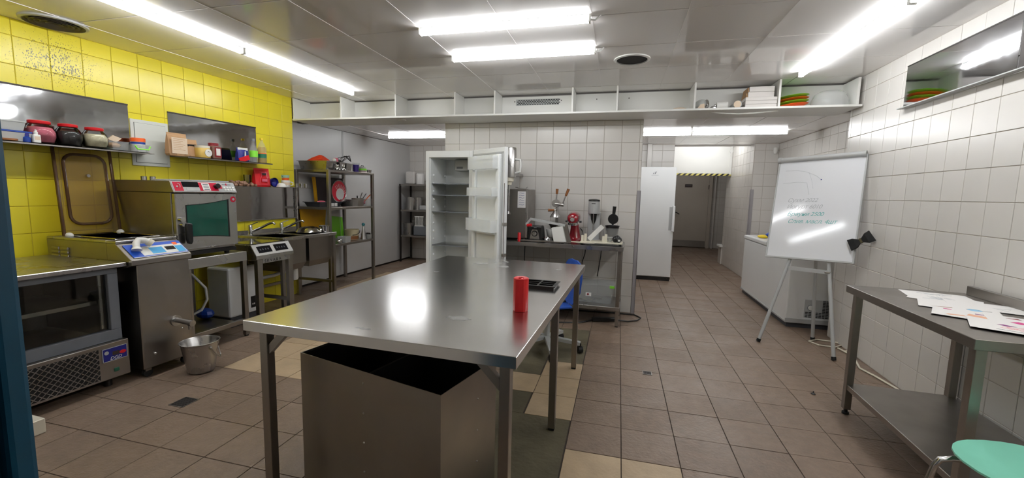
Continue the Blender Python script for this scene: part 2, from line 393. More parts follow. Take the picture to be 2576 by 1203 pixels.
part('far_jamb', MB().box(0.55, 0.68, 0.0, 0.30, 0, 2.2, 0.004), M_TEAL, jb)
part('head_jamb', MB().box(-0.70, 0.55, 0.0, 0.30, 2.1, 2.2, 0.004), M_TEAL, jb)
# white boarded wall behind the rack
ww = struct('wall_left_rear', MB().box(-4.66, -4.506, 4.49, 7.9, 0, 2.36), M_DARKM)
for a, b in ((4.5, 5.71), (5.735, 7.84)):
    part('panel', MB().box(-4.507, -4.498, a, b, 0.03, 2.31, 0.001), M_WPAN, ww)
part('joint_strip', MB().box(-4.507, -4.494, 5.705, 5.738, 0.03, 2.31), M_LGREY, ww)
# middle pier with its tiles, corner guard
wc = struct('wall_center', MB().box(-2.201, 0.226, 5.104, 5.6, 0, 2.36), M_WG, T)
tiles(wc, (0, 5.104, 0), (1, 0, 0), (0, 0, 1), grid(-2.203, 0.228, -2.005, 0.2), grid(0.0, 2.26, 0.005, 0.2), M_WT)
tiles(wc, (0.226, 0, 0), (0, 1, 0), (0, 0, 1), grid(5.106, 5.6, 5.106, 0.2), grid(0.0, 2.26, 0.005, 0.2), M_WT)
part('corner_guard', MB().box(0.196, 0.236, 5.092, 5.101, 0.0, 1.46).box(0.229, 0.237, 5.092, 5.14, 0.0, 1.46), M_GUARD, wc, label='grey corner guard strip')
# rear walls
wb = struct('wall_back', MB().box(-4.8, 0.9, 7.954, 8.15, 0, 2.36), M_WG, T)
tiles(wb, (0, 7.954, 0), (1, 0, 0), (0, 0, 1), grid(-4.7, 0.9, -4.7, 0.2), grid(0.0, 2.31, 0.005, 0.2), M_WT, isp=lambda u, v: u < -2.6 or u > 0.1)
part('pipe_casing', MB().box(0.44, 0.52, 7.86, 7.95, 0, 2.31, 0.004), M_WT, wb)
wrr = struct('wall_right_rear', MB().box(2.534, 2.7, 4.95, 8.15, 0, 2.36), M_WG, T)
tiles(wrr, (2.534, 0, 0), (0, -1, 0), (0, 0, 1), [-q for q in reversed(grid(5.0, 7.95, 5.0, 0.2))], grid(0.0, 2.31, 0.005, 0.2), M_WT)
wbr = struct('wall_back_right', MB().box(2.164, 2.7, 7.954, 9.7, 0, 2.6), M_WG, T)
tiles(wbr, (0, 7.954, 0), (1, 0, 0), (0, 0, 1), grid(2.166, 2.53, 2.33, 0.2), grid(0.0, 2.31, 0.005, 0.2), M_WT)
tiles(wbr, (2.164, 0, 0), (0, -1, 0), (0, 0, 1), [-q for q in reversed(grid(7.956, 9.7, 7.956, 0.2))], grid(0.0, 2.5, 0.005, 0.2), M_WT)
part('corner_guard', MB().box(2.155, 2.2, 7.942, 7.95, 0.0, 1.55).box(2.152, 2.16, 7.942, 7.99, 0.0, 1.55), M_GUARD, wbr, label='grey corner guard strip')
part('sill', MB().box(2.10, 2.2, 9.62, 9.9, 0.36, 0.40, 0.004), M_WHITE, wbr)
part('low_wall', MB().box(2.14, 2.4, 9.65, 9.9, 0.0, 0.36), M_WT, wbr)
we = struct('wall_corridor', MB().box(0.5, 3.0, 12.56, 12.8, 0, 2.6).box(2.87, 3.0, 9.9, 12.56, 0, 2.6).box(0.62, 0.7, 8.15, 12.56, 0, 2.6), M_WG, T)
tiles(we, (0, 12.56, 0), (1, 0, 0), (0, 0, 1), grid(2.45, 2.86, 2.45, 0.2), grid(0.0, 2.5, 0.005, 0.2), M_WT)
tiles(we, (2.87, 0, 0), (0, -1, 0), (0, 0, 1), [-q for q in reversed(grid(9.95, 12.55, 9.95, 0.2))], grid(0.0, 2.5, 0.005, 0.2), M_WT)
tiles(we, (0, 12.56, 0), (1, 0, 0), (0, 0, 1), grid(0.7, 1.40, 0.7, 0.2), grid(0.0, 2.5, 0.005, 0.2), M_WT, isp=lambda u, v: False)
part('pipe', MB().cyl((2.52, 12.5, 0), (2.52, 12.5, 2.5), 0.022, n=10), M_WT, we, True)
# corridor door
dr = struct('door_1', MB().box(1.43, 2.36, 12.50, 12.555, 0.02, 2.06, 0.003), M_DOOR, T)
part('door_frame', MB().box(2.36, 2.44, 12.47, 12.556, 0, 2.12, 0.003).box(1.35, 1.43, 12.47, 12.556, 0, 2.12, 0.003).box(1.43, 2.36, 12.47, 12.556, 2.06, 2.12, 0.003), M_DOOR, dr)
part('kick_plate', MB().box(1.44, 2.345, 12.488, 12.5, 0.03, 0.2, 0.001), M_SSD, dr, label='dark metal kick plate')
hd = part('handle_plate', MB().box(1.49, 1.53, 12.485, 12.5, 0.86, 1.04, 0.003), M_BLACK, dr, label='black lock plate')
part('lever', MB().tube([(1.51, 12.485, 0.98), (1.51, 12.44, 0.98), (1.56, 12.435, 0.965), (1.63, 12.435, 0.92)], 0.012), M_BLACK, hd, True)
sg = part('door_sign', MB().box(1.74, 1.93, 12.492, 12.5, 1.67, 1.75, 0.002), M_BROWNP, dr, label='small dark sign plate')
part('sign_print', MB().box(1.765, 1.905, 12.4905, 12.4925, 1.705, 1.717), M_GREY, sg)
part('hinge', MB().box(2.345, 2.375, 12.485, 12.505, 1.62, 1.74), M_BROWNP, dr)
# roll-up panel hanging over the passage, hazard tape along its lower edge
sh = struct('door_2', MB().box(0.72, 2.15, 9.38, 9.44, 1.885, 2.52, 0.003), M_LAM, T)
for k in range(14):
    x = 0.72 + k * 0.1024
    part('tape_stripe', MB().prism([(x, 1.845), (x + 0.05, 1.845), (x + 0.1, 1.885), (x + 0.05, 1.885)], 'y', 9.376, 9.4), M_BLACK, sh)
part('tape_band', MB().box(0.72, 2.16, 9.377, 9.44, 1.845, 1.885), mat('hazard_yellow', (226, 214, 120), 0.5), sh, label='pale yellow hazard tape band')
part('side_rail', MB().box(2.115, 2.155, 9.36, 9.38, 1.87, 2.5), M_WHITE, sh)
part('chain_wheel', MB().cyl((2.13, 9.34, 2.33), (2.13, 9.36, 2.33), 0.035, n=14), M_WHITE, sh, True)
# ceilings
cm = struct('ceiling', MB().box(-5.0, 2.7, -1.0, 4.97, HT + 0.004, HT + 0.1).box(-5.0, 2.7, 4.965, 5.055, 2.285, HT + 0.1), M_CGAP, T)
tiles(cm, (0, 0, HT + 0.004), (1, 0, 0), (0, -1, 0), grid(-4.6, 2.3, -2.634, 0.6), [-q for q in reversed(grid(-0.9, 4.945, 1.684, 0.6))], M_CEIL, gap=0.007, th=0.004, ch=0.001, name='ceiling_panel',
      keep=lambda u, v: True, isp=lambda u, v: inview((*t2w(u, -v), HT), 0.35))
cl = struct('ceiling_rear', MB().box(-4.9, 2.75, 5.06, 8.2, HL + 0.004, HL + 0.1), M_CGAP, T)
tiles(cl, (0, 0, HL + 0.004), (1, 0, 0), (0, -1, 0), grid(-4.7, 2.53, -2.634, 0.6), [-q for q in reversed(grid(5.07, 8.19, 5.284, 0.6))], M_CEIL, gap=0.007, th=0.004, ch=0.001, name='ceiling_panel')
for x in (-3.834, -3.234, -2.634, -2.034, -1.434, -0.834, -0.234, 0.366, 0.966):
    part('grid_bar', MB().box(x - 0.009, x + 0.006, 0.3, 4.94, HT - 0.0025, HT + 0.003), M_CEIL, cm)
    if x > -4.0: part('grid_bar', MB().box(x - 0.009, x + 0.006, 5.105, 8.18, HL - 0.0025, HL + 0.003), M_CEIL, cl)
struct('ceiling_corridor', MB().box(0.5, 3.0, 8.2, 12.9, 2.5, 2.6).box(0.5, 3.0, 8.18, 8.22, 2.3, 2.6), M_PLASTER, T)
# ================================================================== LIGHT FITTINGS
def batten(x0, y0, x1, y1, z, label, group):
    L = math.hypot(x1 - x0, y1 - y0); ang = math.atan2(y1 - y0, x1 - x0)
    fr = T @ Matrix.Translation(((x0 + x1) / 2, (y0 + y1) / 2, z)) @ Matrix.Rotation(ang, 4, 'Z')
    t = thing('tube_light', label, 'ceiling light', (0, 0, 0), fr, group)
    h = L / 2 - 0.006
    part('housing', MB().box(-h, h, -0.017, 0.017, -0.013, 0.0, 0.002), M_LGREY, t)
    pts = [(0.021 * math.cos(q), -0.028 + 0.022 * math.sin(q)) for q in [math.radians(150 + 240 * k / 14) for k in range(15)]]
    part('diffuser', MB().prism(pts, 'x', -h + 0.008, h - 0.008), M_LAMP, t, True)
    for s in (-1, 1): part('end_cap', MB().box(s * h - 0.006, s * h + 0.006, -0.022, 0.022, -0.05, 0.0, 0.002), M_WHITE, t)
    return t
G1 = 'ceiling tube lights of the kitchen'
batten(-3.091, 2.965, -3.091, 4.458, HT, 'far tube light of the long row along the yellow wall', G1)
batten(-3.091, 1.455, -3.091, 2.955, HT, 'near tube light of the long row along the yellow wall', G1)
batten(-3.091, -0.06, -3.091, 1.445, HT, 'tube light above the entrance end of the yellow wall', G1)
batten(1.535, 2.945, 1.535, 4.45, HT, 'far tube light of the row along the right tiled wall', G1)
batten(1.535, 1.435, 1.535, 2.935, HT, 'near tube light of the row along the right tiled wall', G1)
batten(1.535, -0.07, 1.535, 1.425, HT, 'tube light above the entrance end of the right wall', G1)
tl1 = batten(-1.434, 2.86, -0.234, 2.86, HT, 'nearer of two crosswise tube lights above the steel table', G1)
tl2 = batten(-1.434, 3.47, -0.234, 3.47, HT, 'farther of two crosswise tube lights above the steel table', G1)
for t in (tl1, tl2):
    part('feed_cable', MB().tube([(0.6, 0, -0.03), (0.63, 0, -0.035), (0.65, 0, -0.02), (0.66, 0.02, 0.0)], 0.006, 6), M_WHITE, t, True)
batten(-0.26, 6.46, 0.94, 6.46, HL, 'left of the rear tube lights in front of the passage', G1)
batten(0.94, 6.46, 2.14, 6.46, HL, 'right of the rear tube lights in front of the passage', G1)
batten(0.95, 8.75, 2.1, 8.75, 2.5, 'unseen tube light added above the ceiling edge to brighten the hanging panel', G1)  # added lamp, out of sight, lifts the hanging panel and passage
batten(1.3, 11.2, 1.9, 11.2, 2.5, 'unseen tube light added behind the hanging panel to brighten the cream door', G1)  # added lamp, out of sight, lifts the dark end of the corridor
batten(-3.8, 6.44, -2.6, 6.44, HL, 'rear tube light beside the white boarded wall', G1)
# ceiling vents
v1 = thing('ceiling_vent', 'dusty round ceiling vent with rings beside the yellow wall', 'vent', (-4.075, 2.1, HT), W, 'round ceiling vents')
part('rim', MB().lathe([(0.155, 0), (0.18, 0), (0.178, -0.012), (0.16, -0.016)], (-4.075, 2.1, HT), 32, cap0=False, cap1=False), M_LGREY, v1, True)
part('throat', MB().lathe([(0.157, -0.002), (0.001, -0.001)], (-4.075, 2.1, HT), 32, cap0=False), M_DARKM, v1)
for k in range(5):
    r = 0.03 + k * 0.028
    part('ring', MB().lathe([(r, -0.004), (r + 0.014, -0.016), (r + 0.016, -0.014), (r + 0.002, -0.002)], (-4.075, 2.1, HT), 28, cap0=False, cap1=False), mat('dusty_grey', (104, 98, 88), 0.8) if k == 0 else MATS['dusty_grey'], v1, True)
v2 = thing('ceiling_vent', 'open round ceiling vent with a dark throat above the floor aisle', 'vent', (-0.094, 3.822, HT), W, 'round ceiling vents')
part('rim', MB().lathe([(0.122, 0), (0.15, 0), (0.148, -0.008), (0.128, -0.012)], (-0.094, 3.822, HT), 32, cap0=False, cap1=False), M_WHITE, v2, True)
part('throat', MB().lathe([(0.126, -0.004), (0.001, -0.003)], (-0.094, 3.822, HT), 32, cap0=False), M_VOID, v2)
# ================================================================== HIGH SHELF ACROSS THE ROOM
su = thing('overhead_shelf', 'long white open shelf with dividers hung under the ceiling across the room', 'shelf', (-1.0, 4.86, 2.262), T)
part('board', MB().box(-4.10, 2.12, 4.63, 5.10, 2.262, 2.282, 0.001), M_LAM, su)
for a, b in ((-4.10, -3.415), (-3.405, -2.66), (-2.65, -1.905), (-1.885, -1.425), (-1.405, -0.55), (-0.532, -0.082), (-0.062, 0.68), (0.695, 1.435), (1.455, 2.10)):
    part('back_panel', MB().box(a, b, 4.945, 4.957, 2.282, 2.53 if a != -1.405 else 2.524), M_LAM, su)
for x in (-3.41, -2.655, -1.895, -1.415, -0.541, -0.072, 0.687, 1.446):
    part('divider', MB().box(x - 0.009, x + 0.009, 4.66, 4.945, 2.282, 2.54, 0.001), M_LAM, su)
part('end_panel', MB().box(-4.10, -4.085, 4.64, 4.945, 2.282, 2.54, 0.001), M_LAM, su)
part('end_panel', MB().box(2.085, 2.105, 4.66, 4.945, 2.282, 2.53, 0.001), M_LAM, su)
gv = part('vent_backing', MB().box(-1.235, -0.725, 4.943, 4.9455, 2.425, 2.495), M_LGREY, su)
gm = MB()
for r in range(4):
    for k in range(17):
        x = -1.222 + k * 0.0295 + (0.0147 if r % 2 else 0)
        gm.box(x, x + 0.021, 4.9415, 4.9435, 2.431 + r * 0.0155, 2.440 + r * 0.0155)
part('vent_slots', gm, M_VOID, gv, kind='stuff')
for x in (-1.25, -0.7, -0.3, 0.05, 1.98, 2.05): part('screw', MB().cyl((x, 4.940, 2.47), (x, 4.946, 2.47), 0.006, n=8), M_DARKM, su)
cb = MB().tube([(0.86, 4.72, 2.258), (0.96, 4.7, 2.24), (1.1, 4.69, 2.229), (1.25, 4.68, 2.232), (1.38, 4.69, 2.245), (1.46, 4.72, 2.257)], 0.007, 6)
single('sagging_cable', cb, M_WHITE, 'white cable sagging under the overhead shelf near its right end', 'cable', (1.1, 4.69, 2.229), T, smooth=True)
single('puck_light', MB().cyl((-2.62, 4.76, 2.25), (-2.62, 4.76, 2.262), 0.045, n=18), M_WHITE, 'small round white puck under the overhead shelf near its left end', 'light', (-2.62, 4.76, 2.25), T, smooth=True)
# ================================================================== LEFT ROW OF EQUIPMENT
# --- refrigerated display counter
dc = thing('display_counter', 'low stainless display counter with glass front and diamond grille, nearest along the yellow wall', 'refrigerator', (-3.8, 1.45, 0))
part('worktop', MB().box(-4.2, -3.355, 0.85, 2.0, 0.835, 0.865, 0.004), M_SS, dc)
part('case', MB().box(-4.2, -4.17, 0.9, 1.97, 0.06, 0.835).box(-4.17, -3.45, 0.9, 0.93, 0.3, 0.835).box(-4.17, -3.45, 1.94, 1.97, 0.3, 0.835).box(-4.17, -3.45, 0.93, 1.94, 0.8, 0.835), M_DARKM, dc)
fr_ = MB().box(-3.46, -3.415, 0.9, 1.975, 0.325, 0.40, 0.003).box(-3.46, -3.415, 0.9, 1.975, 0.79, 0.835, 0.003).box(-3.46, -3.415, 1.915, 1.975, 0.40, 0.79, 0.003).box(-3.46, -3.415, 0.9, 0.96, 0.40, 0.79, 0.003)
fo = part('window_frame', fr_, M_FRAME, dc, label='grey painted window frame')
part('pane', MB().box(-3.445, -3.44, 0.96, 1.915, 0.40, 0.79), M_GLASS, fo)
part('inner_strip', MB().box(-3.47, -3.458, 1.885, 1.9, 0.41, 0.785), M_SS, fo)
part('inner_shelf', MB().box(-4.1, -3.52, 0.95, 1.9, 0.585, 0.592).box(-3.525, -3.515, 0.95, 1.9, 0.575, 0.60), M_SSD, dc)
part('shelf_post', MB().cyl((-3.95, 1.6, 0.33), (-3.95, 1.6, 0.8), 0.018, n=10), M_SSD, dc, True)
part('inner_floor', MB().box(-4.16, -3.46, 0.93, 1.94, 0.32, 0.335), M_SSD, dc)
part('inner_back', MB().box(-4.168, -4.155, 0.93, 1.94, 0.335, 0.80), M_SSD, dc)
part('lower_panel', MB().box(-4.15, -3.375, 0.88, 1.985, 0.075, 0.325, 0.003), M_SSD, dc)
gb = part('grille_backing', MB().box(-3.377, -3.373, 0.92, 1.81, 0.09, 0.30), M_VOID, dc)
g = MB(); y0, y1, z0, z1 = 0.92, 1.81, 0.09, 0.30
for s in (1, -1):
    c = -0.4
    while c < 2.4:
        # line y = c + s*t, z = z0 + t*0.95
        ta, tb = 0.0, (z1 - z0) / 0.95
        ya, yb = c, c + s * tb
        lo, hi = 0.0, 1.0
        if ya != yb:
            t1 = (y0 - ya) / (yb - ya); t2 = (y1 - ya) / (yb - ya)
            lo = max(0, min(t1, t2)); hi = min(1, max(t1, t2))
        if hi - lo > 0.03:
            g.bar((-3.3715, ya + (yb - ya) * lo, z0 + (z1 - z0) * lo), (-3.3715, ya + (yb - ya) * hi, z0 + (z1 - z0) * hi), 0.0038, 0.003, up=(1, 0, 0))
        c += 0.038
part('grille_mesh', g, M_SS, gb, kind='stuff')
st = part('sticker', MB().box(-3.3755, -3.372, 1.828, 1.972, 0.2, 0.293, 0.001), M_NAVY, dc, label='blue maker sticker with display')
part('sticker_border', MB().box(-3.3725, -3.3712, 1.828, 1.972, 0.2, 0.204).box(-3.3725, -3.3712, 1.828, 1.972, 0.289, 0.293).box(-3.3725, -3.3712, 1.828, 1.832, 0.2, 0.293).box(-3.3725, -3.3712, 1.968, 1.972, 0.2, 0.293), M_LGREY, st)
part('display', MB().box(-3.3725, -3.371, 1.885, 1.925, 0.236, 0.262), M_BROWNP, st)
part('red_blot', MB().lathe([(0.02, -3.3725), (0.02, -3.371)], (0, 1.945, 0.245), 12, axis='x', sx=1.0, sy=0.6), M_RED, st)
part('light_dot', MB().lathe([(0.013, -3.3725), (0.013, -3.371)], (0, 1.852, 0.262), 12, axis='x'), M_LGREY, st)
text('maker_name', 'DGD', 0.03, M_WHITE, st, (-3.3712, 1.868, 0.208), (0, 1, 0), (0, 0, 1), shear=0.3)
part('rocker_switch', MB().box(-3.377, -3.368, 1.888, 1.918, 0.118, 0.144, 0.003), mat('switch_green', (20, 92, 70), 0.4), dc, label='green rocker switch')
for y in (0.98, 1.9):
    for x in (-4.08, -3.47): part('foot', MB().cyl((x, y, 0), (x, y, 0.08), 0.022, n=12), M_DARKM, dc, True)
# --- pasteuriser
pz = thing('pasteurizer', 'narrow stainless pasteurizer with raised smoky lid and blue control panel', 'pasteurizer', (-3.75, 2.22, 0))
part('body', MB().box(-3.95, -3.335, 2.045, 2.405, 0.07, 0.845, 0.006), M_SSD, pz)
hd = MB().prism([(-3.56, 0.79), (-3.56, 0.985), (-3.47, 0.985), (-3.315, 0.875), (-3.315, 0.84), (-3.36, 0.825)], 'y', 2.005, 2.413, 0.003)
hd.box(-4.2, -3.56, 2.005, 2.055, 0.70, 0.985).box(-4.2, -3.56, 2.385, 2.413, 0.70, 0.985).box(-4.2, -4.12, 2.055, 2.385, 0.70, 0.985)
part('hood', hd, M_SSD, pz)
rim = MB().box(-4.2, -4.12, 2.005, 2.413, 0.985, 1.003, 0.003).box(-3.56, -3.46, 2.005, 2.413, 0.985, 1.003, 0.003).box(-4.12, -3.56, 2.005, 2.055, 0.985, 1.003, 0.003).box(-4.12, -3.56, 2.385, 2.413, 0.985, 1.003, 0.003)
part('rim', rim, M_SS, pz)
def brg(e, z): return [(-4.119 + e, 2.056 + e, z), (-3.561 - e, 2.056 + e, z), (-3.561 - e, 2.384 - e, z), (-4.119 + e, 2.384 - e, z)]
part('basin', MB().loft([brg(0, 1.0), brg(0.002, 0.86), brg(0.03, 0.84), brg(0.032, 0.846), brg(0.006, 0.866), brg(0.004, 1.0)]), M_LITSTEEL, pz)  # pale colour stands in for light inside the steel basin
part('basin_lip', MB().tube([(-4.1, 2.075, 1.006), (-3.58, 2.075, 1.006), (-3.58, 2.365, 1.006), (-4.1, 2.365, 1.006)], 0.006, 8, True), M_CHROME, pz, True)
# sloped control panel: direction down the slope
P0 = Vector((-3.455, 0, 0.979)); P1 = Vector((-3.325, 0, 0.885)); sl = (P1 - P0); nn = Vector((sl.z, 0, -sl.x)).normalized(); nn = nn if nn.z > 0 else -nn
def slope(name, m, ya, yb, a, b, h, parent, label=None):
    q = [P0 + sl * a, P0 + sl * b]; V = []
    for hh in (0.0005, h):
        for p in q:
            for y in (ya, yb): V.append(p + nn * hh + Vector((0, y, 0)))
    return part(name, MB()._add(V, [(0, 1, 3, 2), (4, 6, 7, 5), (0, 4, 5, 1), (2, 3, 7, 6), (0, 2, 6, 4), (1, 5, 7, 3)]), m, parent, label=label)
cp_ = slope('control_panel', M_PANELBLUE, 2.03, 2.405, 0.1, 0.95, 0.002, pz, 'blue and white printed control panel')
slope('panel_field', M_WHITE, 2.1, 2.4, 0.3, 0.9, 0.003, cp_)
slope('display', M_DISP, 2.27, 2.335, 0.45, 0.68, 0.0042, cp_)
slope('button_patch', M_TURQ, 2.165, 2.255, 0.42, 0.82, 0.0042, cp_)
slope('splash_print', M_TURQ, 2.34, 2.395, 0.45, 0.88, 0.0042, cp_)
slope('orange_tab', M_ORANGE, 2.345, 2.375, 0.2, 0.38, 0.0042, cp_)
slope('white_edge', M_WHITE, 2.03, 2.405, 0.95, 0.98, 0.0025, cp_)
for r in range(3):
    for k in range(2): part('louver', MB().lathe([(0.001, -0.045), (0.011, -0.04), (0.011, 0.04), (0.001, 0.045)], (-4.1 + k * 0.1, 2.0, 0.865 + r * 0.028), 10, axis='x', sx=0.6), M_SSD, pz, True)
# lid: smoky tray standing open against the wall
def lean(mb):
    for v in mb.bm.verts: v.co.x += 0.095 - (v.co.z - 1.01) * 0.21; v.co.y += (v.co.z - 1.35) * 0.07 + 0.005
    return mb
lid = part('lid', lean(MB().box(-4.150, -4.142, 2.045, 2.405, 1.015, 1.675, 0.004)), M_SMOKE, pz, label='smoky translucent raised lid')
def rrect(cy, cz, w, h, r, n=5):
    P = []
    for sx, sz, q0 in ((1, 1, 0), (-1, 1, 90), (-1, -1, 180), (1, -1, 270)):
        for k in range(n + 1):
            q = math.radians(q0 + 90 * k / n); P.append((cy + sx * (w / 2 - r) + r * math.cos(q), cz + sz * (h / 2 - r) + r * math.sin(q)))
    return P
part('ridge', lean(MB().tube([(-4.132, y, z) for y, z in rrect(2.225, 1.355, 0.26, 0.53, 0.07)], 0.011, 8, True)), M_SMOKED, lid, True)
part('inset', lean(MB().prism(rrect(2.225, 1.355, 0.25, 0.52, 0.065), 'x', -4.136, -4.124)), M_SMOKE, lid)
part('lid_knob', lean(MB().cyl((-4.124, 2.225, 1.46), (-4.105, 2.225, 1.46), 0.012, n=12)), M_CHROME, lid, True)
part('lid_rim', lean(MB().box(-4.152, -4.13, 2.04, 2.056, 1.01, 1.68, 0.003).box(-4.152, -4.13, 2.394, 2.41, 1.01, 1.68, 0.003).box(-4.152, -4.13, 2.04, 2.41, 1.665, 1.68, 0.003)), M_SMOKED, lid)
for y in (2.05, 2.375): part('hinge', MB().sph((-4.03, y, 1.012), 0.022, sx=1.5), M_WHITE, pz, True, label='white plastic hinge')
tp = part('tap_flange', MB().cyl((-3.336, 2.28, 0.37), (-3.325, 2.28, 0.37), 0.04, n=24), M_SS, pz, True)
part('tap_spout', MB().cyl((-3.325, 2.28, 0.375), (-3.17, 2.285, 0.365), 0.019, n=20).lathe([(0.024, -3.2), (0.024, -3.17)], (0, 2.285, 0.365), 20, axis='x'), M_SS, tp, True)
part('tap_drop', MB().cyl((-3.2, 2.285, 0.365), (-3.2, 2.285, 0.315), 0.011, n=12), M_SS, tp, True)
part('latch', MB().sph((-3.332, 2.12, 0.17), 0.011, 10, 6), M_CHROME, pz, True)
part('latch', MB().sph((-3.332, 2.32, 0.30), 0.007, 8, 5), M_CHROME, pz, True)
for x, y in ((-3.38, 2.09), (-3.38, 2.36), (-3.88, 2.09), (-3.88, 2.36)):
    w = part('caster', MB().cyl((x - 0.012, y, 0.03), (x + 0.012, y, 0.03), 0.03, n=16), M_RUB, pz, True)
    part('caster_fork', MB().box(x - 0.018, x + 0.018, y - 0.02, y + 0.02, 0.045, 0.08, 0.002), M_SSD, w)
# loose white elbow lying on the panel
el = thing('pipe_elbow', 'white plastic pipe elbow lying on the blue control panel', 'pipe', (-3.41, 2.1, 0.965))
part('bend', MB().tube([(-3.37, 2.075, 0.95), (-3.39, 2.085, 0.985), (-3.405, 2.11, 1.005), (-3.395, 2.145, 1.0), (-3.385, 2.165, 0.985)], 0.021, 14), M_WHITE, el, True)
part('collar', MB().cyl((-3.387, 2.16, 0.99), (-3.378, 2.18, 0.972), 0.026, n=16), M_OFFW, el, True)
part('flare', MB().cyl((-3.364, 2.07, 0.938), (-3.372, 2.075, 0.955), 0.032, 0.024, n=16), M_WHITE, el, True)
# --- pail
BX, BY = -3.11, 2.285
bk = thing('steel_bucket', 'stainless steel bucket with hanging handle on the floor before the pasteurizer', 'bucket', (BX, BY, 0))
part('pail', MB().lathe([(0.08, 0.003), (0.086, 0.008), (0.12, 0.225), (0.127, 0.23), (0.13, 0.236), (0.124, 0.238), (0.116, 0.228), (0.082, 0.012), (0.001, 0.010)], (BX, BY, 0), 36, cap0=True, cap1=False), M_SS, bk, True)
part('bail', MB().tube([(BX + 0.126 * math.cos(q), BY + 0.126 * math.sin(q), z) for q, z in ((math.radians(-5), 0.2), (math.radians(12), 0.14), (math.radians(35), 0.1), (math.radians(60), 0.1), (math.radians(80), 0.15), (math.radians(90), 0.2))], 0.0045, 8), M_SS, bk, True)
for q in (-5, 90): part('ear', MB().sph((BX + 0.123 * math.cos(math.radians(q)), BY + 0.123 * math.sin(math.radians(q)), 0.2), 0.012, 10, 6), M_SS, bk, True)
# --- oven stand
sd = thing('oven_stand', 'stainless open stand with lower frame carrying the combi oven', 'stand', (-3.8, 2.75, 0))
part('top_frame', MB().box(-3.50, -3.455, 2.47, 3.02, 0.72, 0.805, 0.002).box(-4.18, -4.14, 2.47, 3.02, 0.72, 0.805, 0.002).box(-4.14, -3.50, 2.47, 2.51, 0.72, 0.805, 0.002).box(-4.14, -3.50, 2.98, 3.02, 0.72, 0.805, 0.002), M_SS, sd)
part('top_sheet', MB().box(-4.14, -3.50, 2.51, 2.98, 0.79, 0.80), M_SSD, sd)
for x in (-3.48, -4.15):
    for y in (2.49, 3.0): part('leg', MB().box(x - 0.02, x + 0.02, y - 0.02, y + 0.02, 0.012, 0.73, 0.002), M_SSD, sd)
part('lower_rail', MB().box(-3.497, -3.463, 2.51, 2.98, 0.13, 0.17, 0.002), M_SSD, sd)
part('lower_rail', MB().box(-4.167, -4.133, 2.51, 2.98, 0.13, 0.17, 0.002), M_SSD, sd)
part('lower_tray', MB().box(-4.13, -3.50, 2.51, 2.98, 0.125, 0.135), M_SSD, sd)
for x in (-3.48, -4.15):
    for y in (2.49, 3.0): part('foot', MB().cyl((x, y, 0), (x, y, 0.014), 0.018, n=12), M_RUB, sd, True)
# --- combi oven
ov = thing('combi_oven', 'stainless combi oven with green glass door and crimson control strip', 'oven', (-3.8, 2.69, 0.805))
part('body', MB().box(-4.2, -3.51, 2.42, 2.955, 0.86, 1.345, 0.004), M_SSD, ov)
part('head', MB().prism([(-4.2, 1.345), (-4.2, 1.437), (-3.505, 1.437), (-3.462, 1.345)], 'y', 2.415, 2.96, 0.003), M_SSD, ov)
hp = MB()
def face(name, m, ya, yb, za, zb, h, parent, bv=0, label=None):
    # lies on the leaning control strip
    def q(y, z, hh): t = (z - 1.345) / 0.092; return Vector((-3.462 - 0.043 * t + hh * 0.9, y, z + hh * 0.42))
    V = [q(y, z, hh) for hh in (0.0, h) for z in (za, zb) for y in (ya, yb)]
    return part(name, MB()._add(V, [(0, 1, 3, 2), (4, 6, 7, 5), (0, 4, 5, 1), (2, 3, 7, 6), (0, 2, 6, 4), (1, 5, 7, 3)]), m, parent, label=label)
ct = face('control_strip', M_LGREY, 2.42, 2.955, 1.352, 1.434, 0.002, ov, label='control strip with crimson band')
face('crimson_field', M_CRIM, 2.428, 2.495, 1.358, 1.427, 0.0035, ct)
face('crimson_field', M_CRIM, 2.63, 2.79, 1.36, 1.427, 0.0035, ct)
face('crimson_tip', M_CRIM, 2.79, 2.83, 1.38, 1.412, 0.0035, ct)
face('display', M_DISP, 2.497, 2.63, 1.39, 1.43, 0.004, ct)
face('key_row', M_LGREY, 2.52, 2.625, 1.36, 1.386, 0.004, ct)
face('symbol_plate', M_WHITE, 2.655, 2.72, 1.362, 1.422, 0.0045, ct)
for k in range(3): face('symbol', M_GREY, 2.665, 2.71, 1.367 + k * 0.019, 1.376 + k * 0.019, 0.0052, ct)
part('logo_ring', MB().tube([(-3.478 + 0.0, 2.455 + 0.02 * math.cos(q), 1.395 + 0.022 * math.sin(q)) for q in [math.pi * (-0.5 + k / 10) for k in range(11)]], 0.0022, 6), M_WHITE, ct, True)
part('logo_dot', MB().sph((-3.478, 2.452, 1.392), 0.007, 10, 6), M_WHITE, ct, True)
part('knob', MB().cyl((-3.482, 2.775, 1.397), (-3.452, 2.775, 1.405), 0.021, n=20), M_BLACK, ct, True, label='black round knob')
for r in range(2):
    for k in range(4):
        face('button', M_WHITE, 2.84 + k * 0.027 + r * 0.003, 2.86 + k * 0.027 + r * 0.003, 1.364 + (1 - r) * 0.019, 1.378 + (1 - r) * 0.019, 0.006, ct)
face('brand_mark', M_CRIM, 2.872, 2.882, 1.408, 1.424, 0.0045, ct); face('brand_line', M_GREY, 2.84, 2.92, 1.413, 1.417, 0.004, ct)
od = part('door', MB().box(-3.51, -3.47, 2.425, 2.955, 0.885, 1.34, 0.006), M_SS, ov)
